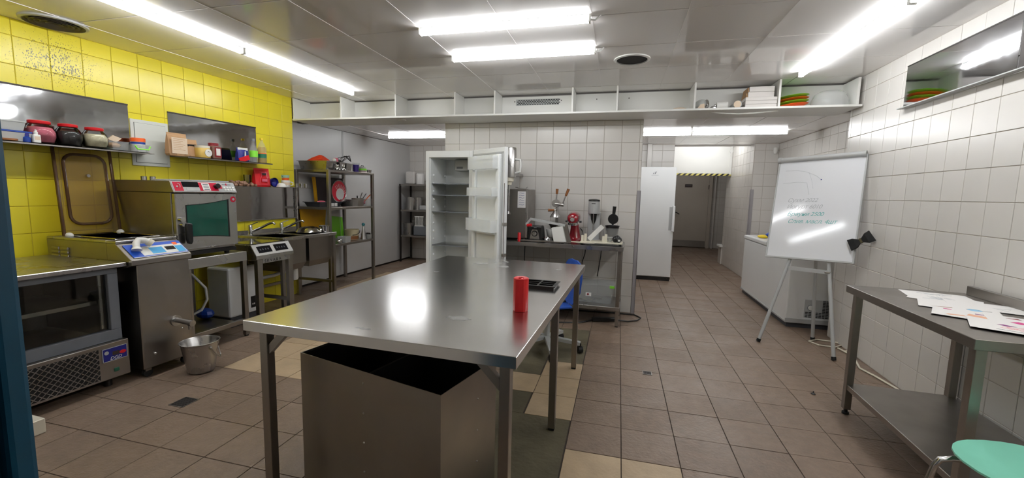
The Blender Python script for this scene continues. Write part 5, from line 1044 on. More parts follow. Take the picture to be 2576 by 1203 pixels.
# blender base
bb = thing('blender_base', 'black blender base with silver dial plate on the prep bench', 'blender', (-1.085, 4.72, PZ))
part('body', MB().loft([[(-1.085 + a * r, 4.72 + b * r, PZ + z) for a, b in ((-1, -1), (1, -1), (1.0, 1), (-1.0, 1))] for r, z in ((0.084, 0.002), (0.085, 0.02), (0.072, 0.155), (0.065, 0.17))]), M_BLACK, bb)
part('dial_plate', MB().prism([(-1.145, PZ + 0.02), (-1.03, PZ + 0.02), (-1.05, PZ + 0.115), (-1.06, PZ + 0.13), (-1.115, PZ + 0.13), (-1.125, PZ + 0.115)], 'y', 4.632, 4.645), M_SS, bb, label='silver trapezoid dial plate')
part('dial_ring', MB().lathe([(0.034, 4.625), (0.034, 4.634)], (-1.087, 0, PZ + 0.085), 24, axis='y'), M_BLACK, bb, True); part('dial', MB().lathe([(0.024, 4.615), (0.024, 4.627)], (-1.087, 0, PZ + 0.085), 20, axis='y'), M_SS, bb, True)
part('dial_pointer', MB().box(-1.089, -1.085, 4.612, 4.616, PZ + 0.085, PZ + 0.108), M_BLACK, bb); part('logo', MB().box(-1.1, -1.07, 4.64, 4.655, PZ + 0.148, PZ + 0.154), M_LGREY, bb)
part('cable', MB().tube([(-1.16, 4.75, PZ + 0.01), (-1.2, 4.68, PZ + 0.008), (-1.22, 4.6, PZ + 0.012), (-1.2, 4.56, PZ + 0.02), (-1.17, 4.6, PZ + 0.012)], 0.005, 6), M_BLACK, bb, True)
lathed('red_tube', [(0.019, 0), (0.019, 0.095), (0.016, 0.1), (0.001, 0.1)], -1.235, 4.515, PZ, M_RED, 'upright red tube handle at the front of the prep bench', 'handle')
# chip cutter with long lever
cc = thing('chip_cutter', 'lever chip cutter with white tilted cover and red grip', 'slicer', (-0.95, 4.6, PZ))
part('base_plate', MB().box(-1.26, -0.72, 4.50, 4.58, PZ + 0.008, PZ + 0.02, 0.002), M_SSD, cc)
part('lever', MB().bar((-1.165, 4.54, 1.052), (-1.11, 4.54, 1.118), 0.026, 0.024).bar((-1.12, 4.54, 1.118), (-0.725, 4.54, 1.06), 0.028, 0.024), M_LGREY, cc)
part('grip', MB().cyl((-1.145, 4.51, 1.045), (-1.095, 4.50, 1.053), 0.017, n=14), M_RED, cc, True, label='red grip')
part('upright', MB().bar((-0.735, 4.55, 1.067), (-0.685, 4.55, PZ + 0.01), 0.022, 0.06).bar((-0.715, 4.53, 1.072), (-0.665, 4.53, PZ + 0.01), 0.012, 0.02), M_SSD, cc)
part('cover', MB().loft([[(-0.87, 4.50, 1.03), (-0.75, 4.50, 1.055), (-0.75, 4.58, 1.055), (-0.87, 4.58, 1.03)], [(-0.84, 4.495, PZ + 0.021), (-0.705, 4.495, PZ + 0.021), (-0.705, 4.585, PZ + 0.021), (-0.84, 4.585, PZ + 0.021)]]), M_WHITE, cc, label='white plastic cover')
for x in (-1.24, -0.75): part('foot', MB().cyl((x, 4.54, PZ), (x, 4.54, PZ + 0.009), 0.015, n=10), M_RUB, cc, True)
# citrus press
jp = thing('citrus_press', 'steel lever citrus press with wooden handles', 'juicer', (-0.89, 4.87, PZ))
part('base', MB().box(-0.96, -0.82, 4.8, 4.95, PZ, PZ + 0.03, 0.006), M_DARKM, jp)
part('post', MB().cyl((-0.885, 4.89, PZ + 0.03), (-0.885, 4.89, 1.33), 0.017, n=12), M_SS, jp, True)
part('gear_head', MB().lathe([(0.045, -0.03), (0.048, 0.03)], (-0.895, 4.86, 1.29), 20, axis='y').cyl((-0.9, 4.85, 1.285), (-0.80, 4.84, 1.275), 0.022, n=16), M_SS, jp, True)
for a, b, c in (((-0.895, 4.86, 1.31), (-0.888, 4.86, 1.40), (-0.886, 4.86, 1.46)), ((-0.81, 4.84, 1.30), (-0.78, 4.84, 1.38), (-0.75, 4.84, 1.46)), ((-0.885, 4.85, 1.225), (-0.91, 4.84, 1.212), (-0.98, 4.83, 1.21))):
    la = part('lever_arm', MB().cyl(a, b, 0.008, n=10), M_SS, jp, True); part('wood_grip', MB().cyl(b, c, 0.013, 0.017, n=12), M_WOOD, la, True)
part('press_cone', MB().lathe([(0.062, 1.13), (0.06, 1.14), (0.035, 1.18), (0.02, 1.205), (0.001, 1.206)], (-0.895, 4.84, 0), 24), M_SS, jp, True)
part('cup_holder', MB().lathe([(0.05, 1.035), (0.055, 1.045), (0.05, 1.05), (0.02, 0.985), (0.001, 0.985)], (-0.91, 4.82, 0), 20), M_DARKM, jp, True)
lathed('white_bowl', [(0.03, 0), (0.045, 0.02), (0.062, 0.1), (0.058, 0.1), (0.04, 0.022), (0.001, 0.01)], -0.93, 4.80, PZ + 0.03, M_WHITE, 'white bowl standing under the citrus press', 'bowl', cap1=False)
lathed('foil_tray', [(0.05, 0), (0.062, 0.035), (0.058, 0.035), (0.045, 0.004), (0.001, 0.003)], -0.955, 4.70, PZ, M_CHROME, 'small crinkled foil tray between blender and chip cutter', 'tray', cap1=False)
# stand mixer
mx_ = thing('stand_mixer', 'shiny dark red stand mixer seen end-on', 'mixer', (-0.66, 4.76, PZ))
def oval(cx, cy, z, a, b, n=20): return [(cx + a * math.cos(2 * math.pi * k / n), cy + b * math.sin(2 * math.pi * k / n), z) for k in range(n)]
part('base', MB().loft([oval(-0.655, 4.72, PZ, 0.085, 0.13), oval(-0.655, 4.72, PZ + 0.03, 0.085, 0.13), oval(-0.655, 4.74, PZ + 0.045, 0.07, 0.1)]), M_MRED, mx_, True)
part('pedestal', MB().loft([oval(-0.655, 4.8, PZ + 0.03, 0.075, 0.06), oval(-0.655, 4.81, PZ + 0.09, 0.06, 0.05), oval(-0.657, 4.81, PZ + 0.16, 0.048, 0.045), oval(-0.66, 4.81, PZ + 0.2, 0.045, 0.05)]), M_MRED, mx_, True)
hr = []
for y, r, dz in ((4.595, 0.012, 0), (4.60, 0.04, 0), (4.615, 0.056, 0), (4.66, 0.066, 0.003), (4.74, 0.07, 0.006), (4.84, 0.066, 0.004), (4.9, 0.05, 0), (4.915, 0.015, 0)):
    hr.append([(-0.66 + r * math.cos(q), y, PZ + 0.27 + dz + r * 1.02 * math.sin(q)) for q in [2 * math.pi * k / 20 for k in range(20)]])
hdm = part('head', MB().loft(hr), M_MRED, mx_, True)
part('trim_band', MB().lathe([(0.0665, 4.66), (0.0685, 4.68)], (-0.66, 0, PZ + 0.272), 24, axis='y', cap0=False, cap1=False), M_CHROME, hdm, True)
part('front_cap', MB().lathe([(0.022, 4.589), (0.026, 4.598)], (-0.66, 0, PZ + 0.262), 20, axis='y'), M_CHROME, hdm, True)
part('neck_band', MB().lathe([(0.052, PZ + 0.195), (0.056, PZ + 0.21), (0.056, PZ + 0.225)], (-0.66, 4.66, 0), 22), M_CHROME, hdm, True)
for s in (-1, 1): part('side_knob', MB().cyl((-0.66 + s * 0.066, 4.7, PZ + 0.235), (-0.66 + s * 0.09, 4.7, PZ + 0.235), 0.011, n=12), M_BLACK, hdm, True)
part('cable', MB().tube([(-0.6, 4.86, PZ + 0.15), (-0.575, 4.85, PZ + 0.12), (-0.562, 4.83, PZ + 0.06), (-0.58, 4.82, PZ + 0.008)], 0.006, 6), M_BLACK, mx_, True)
# milkshake mixer
sm_ = thing('drink_mixer', 'tall grey milkshake mixer against the tiled pier', 'mixer', (-0.46, 4.9, PZ))
part('back_column', MB().box(-0.525, -0.385, 4.9, 4.98, PZ, 1.21, 0.01, 2), M_LGREY, sm_)
part('motor_head', MB().lathe([(0.062, 1.185), (0.066, 1.2), (0.064, 1.325), (0.001, 1.326)], (-0.458, 4.89, 0), 26), M_LGREY, sm_, True); part('top_cap', MB().lathe([(0.066, 1.325), (0.064, 1.345), (0.02, 1.352), (0.001, 1.352)], (-0.458, 4.89, 0), 26), M_BLACK, sm_, True)
part('shaft_recess', MB().loft([[(-0.458 + a * 0.035, 4.893, 1.185), (-0.458 + a * 0.03, 4.893, 1.12), (-0.458 + a * 0.008, 4.893, 1.06)] + [(-0.458 - a * 0.008, 4.893, 1.06), (-0.458 - a * 0.03, 4.893, 1.12), (-0.458 - a * 0.035, 4.893, 1.185)] for a in (1,)] + [[(-0.458 + 0.035, 4.9, 1.185), (-0.458 + 0.03, 4.9, 1.12), (-0.458 + 0.008, 4.9, 1.06), (-0.458 - 0.008, 4.9, 1.06), (-0.458 - 0.03, 4.9, 1.12), (-0.458 - 0.035, 4.9, 1.185)]]), M_BLACK, sm_)
part('spindle', MB().cyl((-0.458, 4.87, 1.0), (-0.458, 4.87, 1.19), 0.006, n=10), M_CHROME, sm_, True); part('base', MB().box(-0.53, -0.38, 4.78, 4.98, PZ, PZ + 0.03, 0.008), M_LGREY, sm_); part('logo', MB().box(-0.48, -0.437, 4.823, 4.826, 1.298, 1.304), M_INK, sm_)
# white slicer parts
wm = thing('mandoline', 'white plastic vegetable slicer with a tilted board', 'slicer', (-0.4, 4.64, PZ))
part('base_board', MB().box(-0.56, -0.115, 4.53, 4.72, PZ + 0.02, PZ + 0.037, 0.003), M_OFFW, wm); part('corner_plate', MB().prism([(-0.66, 4.54), (-0.52, 4.49), (-0.40, 4.5), (-0.5, 4.56)], 'z', PZ + 0.02, PZ + 0.032), M_OFFW, wm)
part('tilted_board', MB().bar((-0.475, 4.64, PZ + 0.05), (-0.335, 4.66, PZ + 0.2), 0.05, 0.09, up=(0, 1, 0)), M_WHITE, wm)
for x, y in ((-0.535, 4.56), (-0.505, 4.56), (-0.315, 4.58), (-0.29, 4.58)):
    pg = part('post', MB().box(x - 0.014, x + 0.014, y - 0.012, y + 0.012, PZ + 0.03, PZ + 0.1 + (0.02 if x in (-0.505, -0.29) else 0), 0.003), M_OFFW, wm)
    part('pin', MB().cyl((x, y, PZ + 0.1), (x, y, PZ + 0.19 - (0.03 if x > -0.4 else 0)), 0.0025, n=6), M_SS, pg, True)
for x in (-0.54, -0.14):
    for y in (4.55, 4.70): part('foot', MB().box(x - 0.012, x + 0.012, y - 0.012, y + 0.012, PZ, PZ + 0.022), M_RUB, wm)
lathed('small_funnel', [(0.012, 0), (0.014, 0.02), (0.042, 0.05), (0.039, 0.05), (0.01, 0.022), (0.001, 0.021)], -0.245, 4.6, PZ + 0.038, M_CLOUDP, 'small clear funnel on the white board', 'funnel', cap1=False)
jg = thing('smoked_jug', 'clear jug with a black funnel insert at the end of the prep bench', 'jug', (-0.24, 4.8, PZ))
part('jug', MB().lathe([(0.058, 0.0), (0.062, 0.01), (0.074, 0.175), (0.07, 0.175), (0.056, 0.01), (0.001, 0.008)], (-0.24, 4.8, PZ), 26, cap1=False), M_CLEARP, jg, True)
part('insert', MB().lathe([(0.03, 0.06), (0.05, 0.1), (0.077, 0.19), (0.08, 0.2), (0.072, 0.2), (0.045, 0.11), (0.001, 0.07)], (-0.24, 4.8, PZ), 26, cap1=False), M_BLACK, jg, True)
ld = thing('black_scoop', 'black round measuring scoop standing upright above the jug', 'scoop', (-0.235, 4.82, 1.065))
part('bowl', MB().lathe([(0.056, 4.80), (0.058, 4.82), (0.05, 4.845), (0.02, 4.855), (0.001, 4.855)], (-0.235, 0, 1.135), 24, axis='y'), M_BLACK, ld, True); part('handle', MB().cyl((-0.232, 4.83, 1.185), (-0.226, 4.83, 1.275), 0.017, 0.02, n=14), M_BLACK, ld, True); part('stem', MB().cyl((-0.237, 4.82, 1.05), (-0.236, 4.82, 1.09), 0.012, n=10), M_DGREY, ld, True)
bg = thing('black_gadget', 'small lumpy black gadget with a white tag at the bench corner', 'gadget', (-0.165, 4.58, PZ + 0.037))
part('lump', MB().sph((-0.19, 4.58, PZ + 0.07), 0.034, 12, 8).sph((-0.155, 4.575, PZ + 0.068), 0.032, 12, 8).sph((-0.17, 4.58, PZ + 0.085), 0.03, 12, 8), M_BLACK, bg, True); part('tag', MB().box(-0.163, -0.137, 4.54, 4.544, PZ + 0.052, PZ + 0.072), M_WHITE, bg)
# below the bench
cbx2 = tub('clear_crate', -0.42, 4.73, 0.215, 0.48, 0.3, 0.2, M_CLEARP, 'large clear plastic crate on the lower shelf of the prep bench', 'crate', M_CLEARP, 0.012)
part('clip', MB().box(-0.225, -0.175, 4.575, 4.585, 0.395, 0.425, 0.003), M_LIME, cbx2, label='lime green clip'); part('sticker', MB().box(-0.48, -0.42, 4.588, 4.592, 0.29, 0.33), M_PAPER, cbx2); part('sticker_mark', MB().sph((-0.455, 4.587, 0.31), 0.012, 8, 5), M_MAROON, cbx2)
single('hanging_cable', MB().tube([(-1.28, 4.96, 0.8), (-1.285, 4.96, 0.6), (-1.275, 4.96, 0.4), (-1.28, 4.96, 0.222)], 0.006, 6), M_BLACK, 'black cord hanging below the bench near the fridge door', 'cord', (-1.28, 4.96, 0.222), smooth=True)
single('hanging_cable', MB().tube([(-0.545, 4.99, 0.81), (-0.55, 4.99, 0.70), (-0.58, 4.99, 0.60), (-0.575, 4.99, 0.50), (-0.58, 4.96, 0.44)], 0.006, 6), M_BLACK, 'black cord hanging below the red mixer', 'cord', (-0.57, 4.99, 0.44), smooth=True)
single('hanging_cable', MB().tube([(-0.36, 4.99, 0.81), (-0.365, 4.99, 0.68), (-0.38, 4.99, 0.56), (-0.395, 4.98, 0.44)], 0.006, 6), M_BLACK, 'black cord hanging above the clear crate', 'cord', (-0.38, 4.99, 0.44), smooth=True)
psx = thing('power_strip', 'black power strip lying on the floor before the prep bench', 'power strip', (-0.27, 4.7, 0))
part('block', MB().bar((-0.40, 4.62, 0.022), (-0.14, 4.72, 0.022), 0.06, 0.04, b=0.006), M_BLACK, psx)
part('cord', MB().tube([(-0.14, 4.72, 0.015), (-0.02, 4.73, 0.008), (0.08, 4.80, 0.008), (0.12, 4.92, 0.008), (0.05, 5.03, 0.008), (-0.1, 5.03, 0.008), (-0.4, 5.0, 0.008), (-0.9, 4.95, 0.008)], 0.008, 6), M_BLACK, psx, True)
part('cord', MB().tube([(-0.40, 4.62, 0.015), (-0.52, 4.5, 0.008), (-0.75, 4.42, 0.008), (-0.95, 4.5, 0.008), (-1.1, 4.7, 0.008)], 0.008, 6), M_BLACK, psx, True)
# ================================================================== REAR: TALL FRIDGE, FREEZER
tf = thing('tall_fridge', 'tall closed white fridge with a long side handle behind the tiled pier', 'refrigerator', (0.57, 7.63, 0), T)
part('cabinet', MB().box(0.28, 0.875, 7.33, 7.84, 0.05, 1.872, 0.004), M_ENAMEL, tf)
dr_ = part('door', MB().box(0.28, 0.875, 7.275, 7.325, 0.07, 1.872, 0.008, 2), M_ENAMEL, tf)
part('handle', MB().box(0.845, 0.885, 7.24, 7.275, 0.83, 1.25, 0.008, 2), M_ENAMEL, dr_); part('grip_recess', MB().box(0.80, 0.845, 7.272, 7.277, 0.85, 1.23), M_LGREY, dr_)
em = part('emblem', MB().prism([(0.51, 1.76), (0.535, 1.80), (0.525, 1.76)], 'y', 7.273, 7.276).prism([(0.535, 1.76), (0.555, 1.80), (0.57, 1.80), (0.55, 1.76)], 'y', 7.273, 7.276), M_GREY, dr_, label='small grey maker emblem'); part('emblem_line', MB().box(0.49, 0.60, 7.273, 7.276, 1.738, 1.744), M_GREYINK, em)
part('plinth', MB().box(0.29, 0.865, 7.30, 7.82, 0.0, 0.055), M_BLACK, tf); part('door_hinge', MB().box(0.82, 0.87, 7.28, 7.33, 0.03, 0.068), M_DARKM, tf)
FZ = thing('chest_freezer', 'long white chest freezer with a grille on its near end', 'freezer', (2.1, 5.95, 0), T)
FA, FB, FC, FD = 1.83, 2.48, 5.10, 6.86
part('body', MB().box(FA, FB, FC, FD, 0.055, 0.80, 0.012, 2), M_ENAMEL, FZ)
part('plinth', MB().box(FA + 0.02, FB - 0.02, FC + 0.02, FD - 0.02, 0.0, 0.06), M_DGREY, FZ)
part('base_trim', MB().box(FA - 0.006, FB, FC - 0.008, FC + 0.006, 0.055, 0.105, 0.002).box(FA - 0.006, FA + 0.006, FC, FD, 0.055, 0.075, 0.002), M_LGREY, FZ)
part('lid', MB().box(FA - 0.008, FB, 5.9, FD + 0.01, 0.805, 0.86, 0.014, 2), M_ENAMEL, FZ); part('rim', MB().box(FA, FB, FC, 5.9, 0.80, 0.83, 0.01).box(FA + 0.06, FB - 0.06, FC + 0.05, 5.88, 0.826, 0.832), M_LGREY, FZ)
part('cavity', MB().box(FA + 0.075, FB - 0.08, FC + 0.07, 5.86, 0.8322, 0.8335), M_DGREY, FZ)
gp = part('grille_panel', MB().box(2.0, 2.42, FC - 0.006, FC + 0.002, 0.125, 0.325, 0.001), M_LGREY, FZ)
gs = MB()
for i in range(13):
    for j in range(12):
        x = 2.01 + i * 0.032; z = 0.13 + j * 0.0162
        if i < 5 and j > 3 and not False: continue
        gs.box(x, x + 0.026, FC - 0.0075, FC - 0.0045, z, z + 0.009)
part('grille_slots', gs, M_VOID, gp, kind='stuff'); part('dial', MB().lathe([(0.026, FC - 0.02), (0.028, FC - 0.004)], (2.06, 0, 0.235), 20, axis='y'), M_WHITE, gp, True, label='white thermostat dial'); part('dial_ring', MB().lathe([(0.033, FC - 0.008), (0.034, FC - 0.004)], (2.06, 0, 0.235), 20, axis='y'), M_GREY, gp, True)
cr_ = MB().tube([(2.42, 5.06, 0.30), (2.36, 5.02, 0.22), (2.30, 4.98, 0.12), (2.29, 4.9, 0.03), (2.27, 4.75, 0.008), (2.18, 4.62, 0.008), (2.05, 4.5, 0.008), (1.93, 4.52, 0.008), (1.88, 4.62, 0.008), (1.98, 4.70, 0.008), (2.12, 4.68, 0.008), (2.18, 4.58, 0.01), (2.17, 4.45, 0.008), (2.1, 4.42, 0.008)], 0.007, 6)
single('freezer_cord', cr_, M_OFFW, 'cream power cord coiled on the floor behind the whiteboard', 'cord', (2.0, 4.6, 0.0), T, smooth=True)
yb_ = thing('rag_bundle', 'bundle of yellow and blue packets lying on the freezer lid', 'packet', (2.06, 6.4, 0.86), T)
part('yellow_fold', MB().sph((1.93, 6.37, 0.885), 0.06, 10, 6, 1.3, 0.8, 0.4), M_YELLOW, yb_, True); part('blue_fold', MB().sph((2.02, 6.36, 0.905), 0.062, 10, 6, 1.2, 0.8, 0.75), M_BLUE, yb_, True); part('white_fold', MB().sph((2.1, 6.37, 0.90), 0.05, 10, 6, 1, 1, 0.8), M_LABEL, yb_, True)
single('ceiling_sensor', MB().lathe([(0.02, 2.14), (0.03, 2.18), (0.03, 2.24)], (2.46, 7.9, 0), 14), M_WHITE, 'small white sensor hanging in the rear right corner under the ceiling', 'sensor', (2.46, 7.9, 2.14), T, smooth=True)
# ================================================================== WHITEBOARD ON TRIPOD
wbd = thing('whiteboard_easel', 'white flip-chart whiteboard on a three-legged stand with faint handwriting', 'whiteboard', (1.5, 4.5, 0))
BN = Vector((-0.58131, -0.77142, 0.25882)); BU = Vector((0.80502, -0.59154, 0.04498)); BV = Vector((0.11841, 0.2345, 0.96488)); BP = Vector((1.2922, 4.7065, 0.8346))
def bp(u, v, d=0.0):
    """board coordinates: u along, v up the face, d out of the face towards the viewer"""
    return BP + BU * u + BV * v + BN * d
def slab(u0, u1, v0, v1, d0, d1):
    return MB()._add([bp(u, v, d) for d in (d0, d1) for v in (v0, v1) for u in (u0, u1)], [(0, 2, 3, 1), (4, 5, 7, 6), (0, 1, 5, 4), (2, 6, 7, 3), (0, 4, 6, 2), (1, 3, 7, 5)])
U0, U1, V0, V1 = -0.01, 0.675, 0.0, 0.985
M_WBOARD = mat('whiteboard_face', (226, 228, 232), 0.09, noise=(3, 0.04), bump=(5, 0.03, 0.01))
bd = part('board', slab(U0, U1, V0, V1, -0.012, 0.0), M_WBOARD, wbd)
part('frame_rail', slab(U0 - 0.012, U0, V0, V1, -0.016, 0.006), M_LGREY, wbd); part('frame_rail', slab(U1, U1 + 0.012, V0, V1, -0.016, 0.006), M_LGREY, wbd); part('frame_rail', slab(U0 - 0.012, U1 + 0.012, V0 - 0.014, V0, -0.016, 0.01), M_LGREY, wbd)
part('clamp_bar', MB().cyl(bp(U0 - 0.005, V1, 0.008), bp(U1 - 0.012, V1, 0.008), 0.025, n=18), M_LGREY, wbd, True, label='grey rounded paper clamp')
for u in (U0 - 0.004, U1 - 0.012): part('clamp_cap', MB().cyl(bp(u - 0.014, V1, 0.008), bp(u + 0.014, V1, 0.008), 0.029, n=18), M_LGREY, wbd, True)
right = BU; up = BV
for s, (u, v), size, m in (('Сухм 2022', (0.10, 0.548), 0.055, M_GREYINK), ('Йогурт 6010', (0.10, 0.483), 0.055, M_GREYINK), ('Брауни 2500', (0.113, 0.41), 0.055, M_TEALINK), ('Слив. масл. 4шт', (0.126, 0.338), 0.055, M_TEALINK)):
    text('handwriting', s, size, m, bd, bp(u, v, 0.0004), right, up, 0.0002, 0.35, 0.93)
for pts in (((0.047, 0.872), (0.14, 0.872), (0.221, 0.854), (0.312, 0.808), (0.359, 0.766)), ((0.25, 0.845), (0.28, 0.77), (0.302, 0.678)), ((0.038, 0.743), (0.17, 0.75), (0.245, 0.74), (0.276, 0.62))):
    part('pen_stroke', MB().tube([bp(u, v, 0.0004) for u, v in pts], 0.0012, 4), M_GREYINK, bd)
part('pen_dot', MB().sph(bp(0.359, 0.766, 0.0005), 0.006, 8, 5), M_NAVY, bd)
def leg(a, b):
    l = part('leg', MB().cyl(a, b, 0.0155, n=14), M_LGREY, wbd, True)
    d = (Vector(b) - Vector(a)).normalized(); part('rubber_tip', MB().cyl(Vector(b) - d * 0.028, Vector(b), 0.019, n=14), M_RUB, l, True)
leg(bp(0.20, 0.06, -0.032), (1.22, 4.516, 0.006)); leg(bp(0.485, 0.06, -0.032), (1.731, 4.197, 0.006)); leg(bp(0.36, 0.35, -0.06), (1.765, 4.76, 0.006))
part('cross_bar', MB().bar(bp(0.185, -0.10, -0.03), bp(0.505, -0.108, -0.03), 0.012, 0.035), M_LGREY, wbd); part('cross_clip', MB().cyl(bp(0.48, -0.108, -0.02), bp(0.52, -0.108, -0.02), 0.008, n=10), M_SS, wbd, True)
# black bow clipped to the board edge
bw_ = thing('bow_tie', 'black bow hanging at the lower right corner of the whiteboard', 'bow', tuple(bp(0.722, 0.185, 0.03)))
bc = bp(0.722, 0.185, 0.035)
def bowpt(a, b, d=0): return bc + right * (a * 0.95 - b * 0.55) + up * (a * 0.62 + b * 1.0) + BN * d
for s in (-1, 1):
    part('loop', MB().loft([[bowpt(s * 0.008, -0.016, 0.006), bowpt(s * 0.008, 0.016, 0.006), bowpt(s * 0.008, 0.016, -0.006), bowpt(s * 0.008, -0.016, -0.006)], [bowpt(s * 0.04, -0.036, 0.014), bowpt(s * 0.04, 0.038, 0.014), bowpt(s * 0.04, 0.038, -0.014), bowpt(s * 0.04, -0.036, -0.014)], [bowpt(s * 0.082, -0.04, 0.008), bowpt(s * 0.075, 0.046, 0.008), bowpt(s * 0.075, 0.046, -0.008), bowpt(s * 0.082, -0.04, -0.008)]]), M_RUB, bw_)
part('knot', MB().loft([[bowpt(-0.007, -0.018, 0.01), bowpt(-0.007, 0.018, 0.01), bowpt(-0.007, 0.018, -0.01), bowpt(-0.007, -0.018, -0.01)], [bowpt(0.007, -0.018, 0.01), bowpt(0.007, 0.018, 0.01), bowpt(0.007, 0.018, -0.01), bowpt(0.007, -0.018, -0.01)]]), mat('brass_clip', (70, 64, 44), 0.4, 0.8), bw_)
# ================================================================== RIGHT SIDE TABLE
RZ = 0.85
rt = thing('side_table', 'stainless side table with lower shelf and back splash along the right wall', 'table', (1.66, 2.65, 0))
part('tabletop', MB().box(1.345, 1.955, 2.11, 3.20, RZ - 0.045, RZ, 0.002), M_SSD, rt)
part('back_splash', MB().box(1.93, 1.955, 2.11, 3.145, RZ, RZ + 0.055, 0.002), M_SSD, rt)
for x in (1.395, 1.925):
    for y in (2.165, 3.15):
        lg = part('leg', MB().box(x - 0.02, x + 0.02, y - 0.02, y + 0.02, 0.035, RZ - 0.045, 0.002), M_SSD, rt)
        part('foot', MB().cyl((x, y, 0.012), (x, y, 0.04), 0.011, n=10).cyl((x, y, 0.0), (x, y, 0.014), 0.02, n=14), M_RUB, lg, True)
part('lower_shelf', MB().box(1.38, 1.94, 2.15, 3.165, 0.17, 0.205, 0.002), M_SSD, rt)
# drawings on the table
def sheet(name, cx, cy, rot, z, label, marks, w=0.21, h=0.297):
    fr = frame(cx, cy, RZ + z, rot); t = thing(name, label, 'paper', (0, 0, 0), fr, 'drawings on the side table')
    part('sheet', MB().box(-w / 2, w / 2, -h / 2, h / 2, 0.0, 0.0009), M_PAPER, t)
    for kind, m, pts in marks:
        if kind == 'l': part('pen_line', MB().tube([(x, y, 0.0009) for x, y in pts], 0.0009, 4), m, t)
        else: part('colour_patch', MB().prism(pts, 'z', 0.0009, 0.0013), m, t)
    return t
M_SKIN = mat('peach_print', (222, 170, 140), 0.6); M_VIO = mat('violet_print', (120, 40, 110), 0.6); M_MAG = mat('magenta_print', (196, 60, 130), 0.6); M_LBLUE = mat('sky_print', (140, 190, 220), 0.6); M_PGR = mat('lightgreen_print', (196, 206, 110), 0.6)
def scrib(n, sx, sy, ox=0, oy=0): return [(ox + random.uniform(-sx, sx), oy + random.uniform(-sy, sy)) for _ in range(n)]
sheet('drawing_sheet', 1.72, 3.02, 76, 0.0008, 'pencil sketch sheet nearest the far left end of the side table', [('l', M_GREYINK, scrib(12, 0.07, 0.1)), ('l', M_GREYINK, scrib(12, 0.06, 0.08))])
sheet('drawing_sheet', 1.70, 2.92, 58, 0.0020, 'pencil sketch sheet turned over the first sketch on the side table', [('l', M_GREYINK, scrib(14, 0.07, 0.1)), ('l', M_GREYINK, scrib(10, 0.06, 0.09))])
sheet('drawing_sheet', 1.80, 2.78, 70, 0.0032, 'lightly pencilled sheet beside the back splash', [('l', M_GREYINK, scrib(8, 0.06, 0.1))])
sheet('drawing_sheet', 1.64, 2.72, 64, 0.0044, 'sheet with a patterned cone and blue sunglasses drawn on it', [('p', M_WOOD, [(-0.07, 0.1), (-0.05, 0.02), (-0.035, 0.02)]), ('p', M_LBLUE, [(-0.03 + 0.028 * math.cos(k), -0.06 + 0.028 * math.sin(k)) for k in [i * math.pi / 5 for i in range(10)]]), ('l', M_INK, [(-0.03, -0.03), (-0.01, -0.06), (-0.03, -0.09), (-0.02, -0.12)])])
sheet('drawing_sheet', 1.60, 2.53, 60, 0.0056, 'sheet with peach and violet figures near the table edge', [('p', M_SKIN, [(-0.07, 0.09), (-0.05, 0.1), (-0.03, 0.04), (-0.05, 0.03)]), ('p', M_SKIN, [(-0.02, 0.03), (0.03, 0.02), (0.0, -0.07), (-0.045, -0.06)]), ('p', M_VIO, [(0.04, 0.0), (0.055, 0.0), (0.06, -0.13), (0.05, -0.13)]), ('p', M_MAG, [(0.07, 0.11), (0.085, 0.11), (0.085, 0.08), (0.07, 0.08)])])
sheet('drawing_sheet', 1.76, 2.44, 66, 0.0068, 'sheet with magenta and maroon shapes beside the back splash', [('p', M_MAG, [(-0.03, 0.08), (-0.0, 0.05), (-0.03, 0.02), (-0.06, 0.05)]), ('p', M_MAROON, [(0.03, 0.02), (0.05, -0.03), (0.02, -0.05), (0.0, -0.01)]), ('p', M_MAROON, [(0.06, 0.08), (0.08, 0.04), (0.05, 0.03)])])
sheet('drawing_sheet', 1.62, 2.32, 62, 0.0080, 'sheet with green and pink scribbles at the near table end', [('p', M_PGR, [(0.0, -0.06), (0.03, -0.05), (0.03, -0.1), (0.0, -0.11)]), ('l', M_INK, [(-0.07, 0.07), (-0.075, -0.02), (-0.06, -0.03)]), ('l', M_PINKP, scrib(8, 0.05, 0.08)), ('p', M_VIO, [(0.03, 0.06), (0.05, 0.04), (0.03, -0.0), (0.015, 0.03)])])
# ================================================================== MINT CHAIR
MF = frame(1.392, 1.805, 0, 12)
mc = thing('mint_chair', 'chair with a mint green shell seat and chrome legs at the side table end', 'chair', (0, 0, 0), MF)
n = 28; rings = []
for s_, z in ((0.02, 0.445), (0.5, 0.447), (0.85, 0.455), (1.0, 0.47), (1.0, 0.477), (0.85, 0.463), (0.5, 0.455), (0.02, 0.453)):
    rings.append([(0.215 * s_ * math.copysign(abs(math.cos(q)) ** 0.85, math.cos(q)), 0.21 * s_ * math.copysign(abs(math.sin(q)) ** 0.85, math.sin(q)), z + 0.015 * max(0, -math.sin(q)) * s_) for q in [2 * math.pi * k / n for k in range(n)]])
part('seat', MB().loft(rings), M_MINT, mc, True)
part('backrest', MB().loft([[(0.2 * t, -0.2 - 0.03 * (1 - t * t) - (z - 0.47) * 0.15, z) for t in (-1, -0.6, 0, 0.6, 1)] + [(0.2 * t, -0.21 - 0.03 * (1 - t * t) - (z - 0.47) * 0.15, z) for t in (1, 0.6, 0, -0.6, -1)] for z in (0.47, 0.6, 0.75, 0.85)]), M_MINT, mc, True)
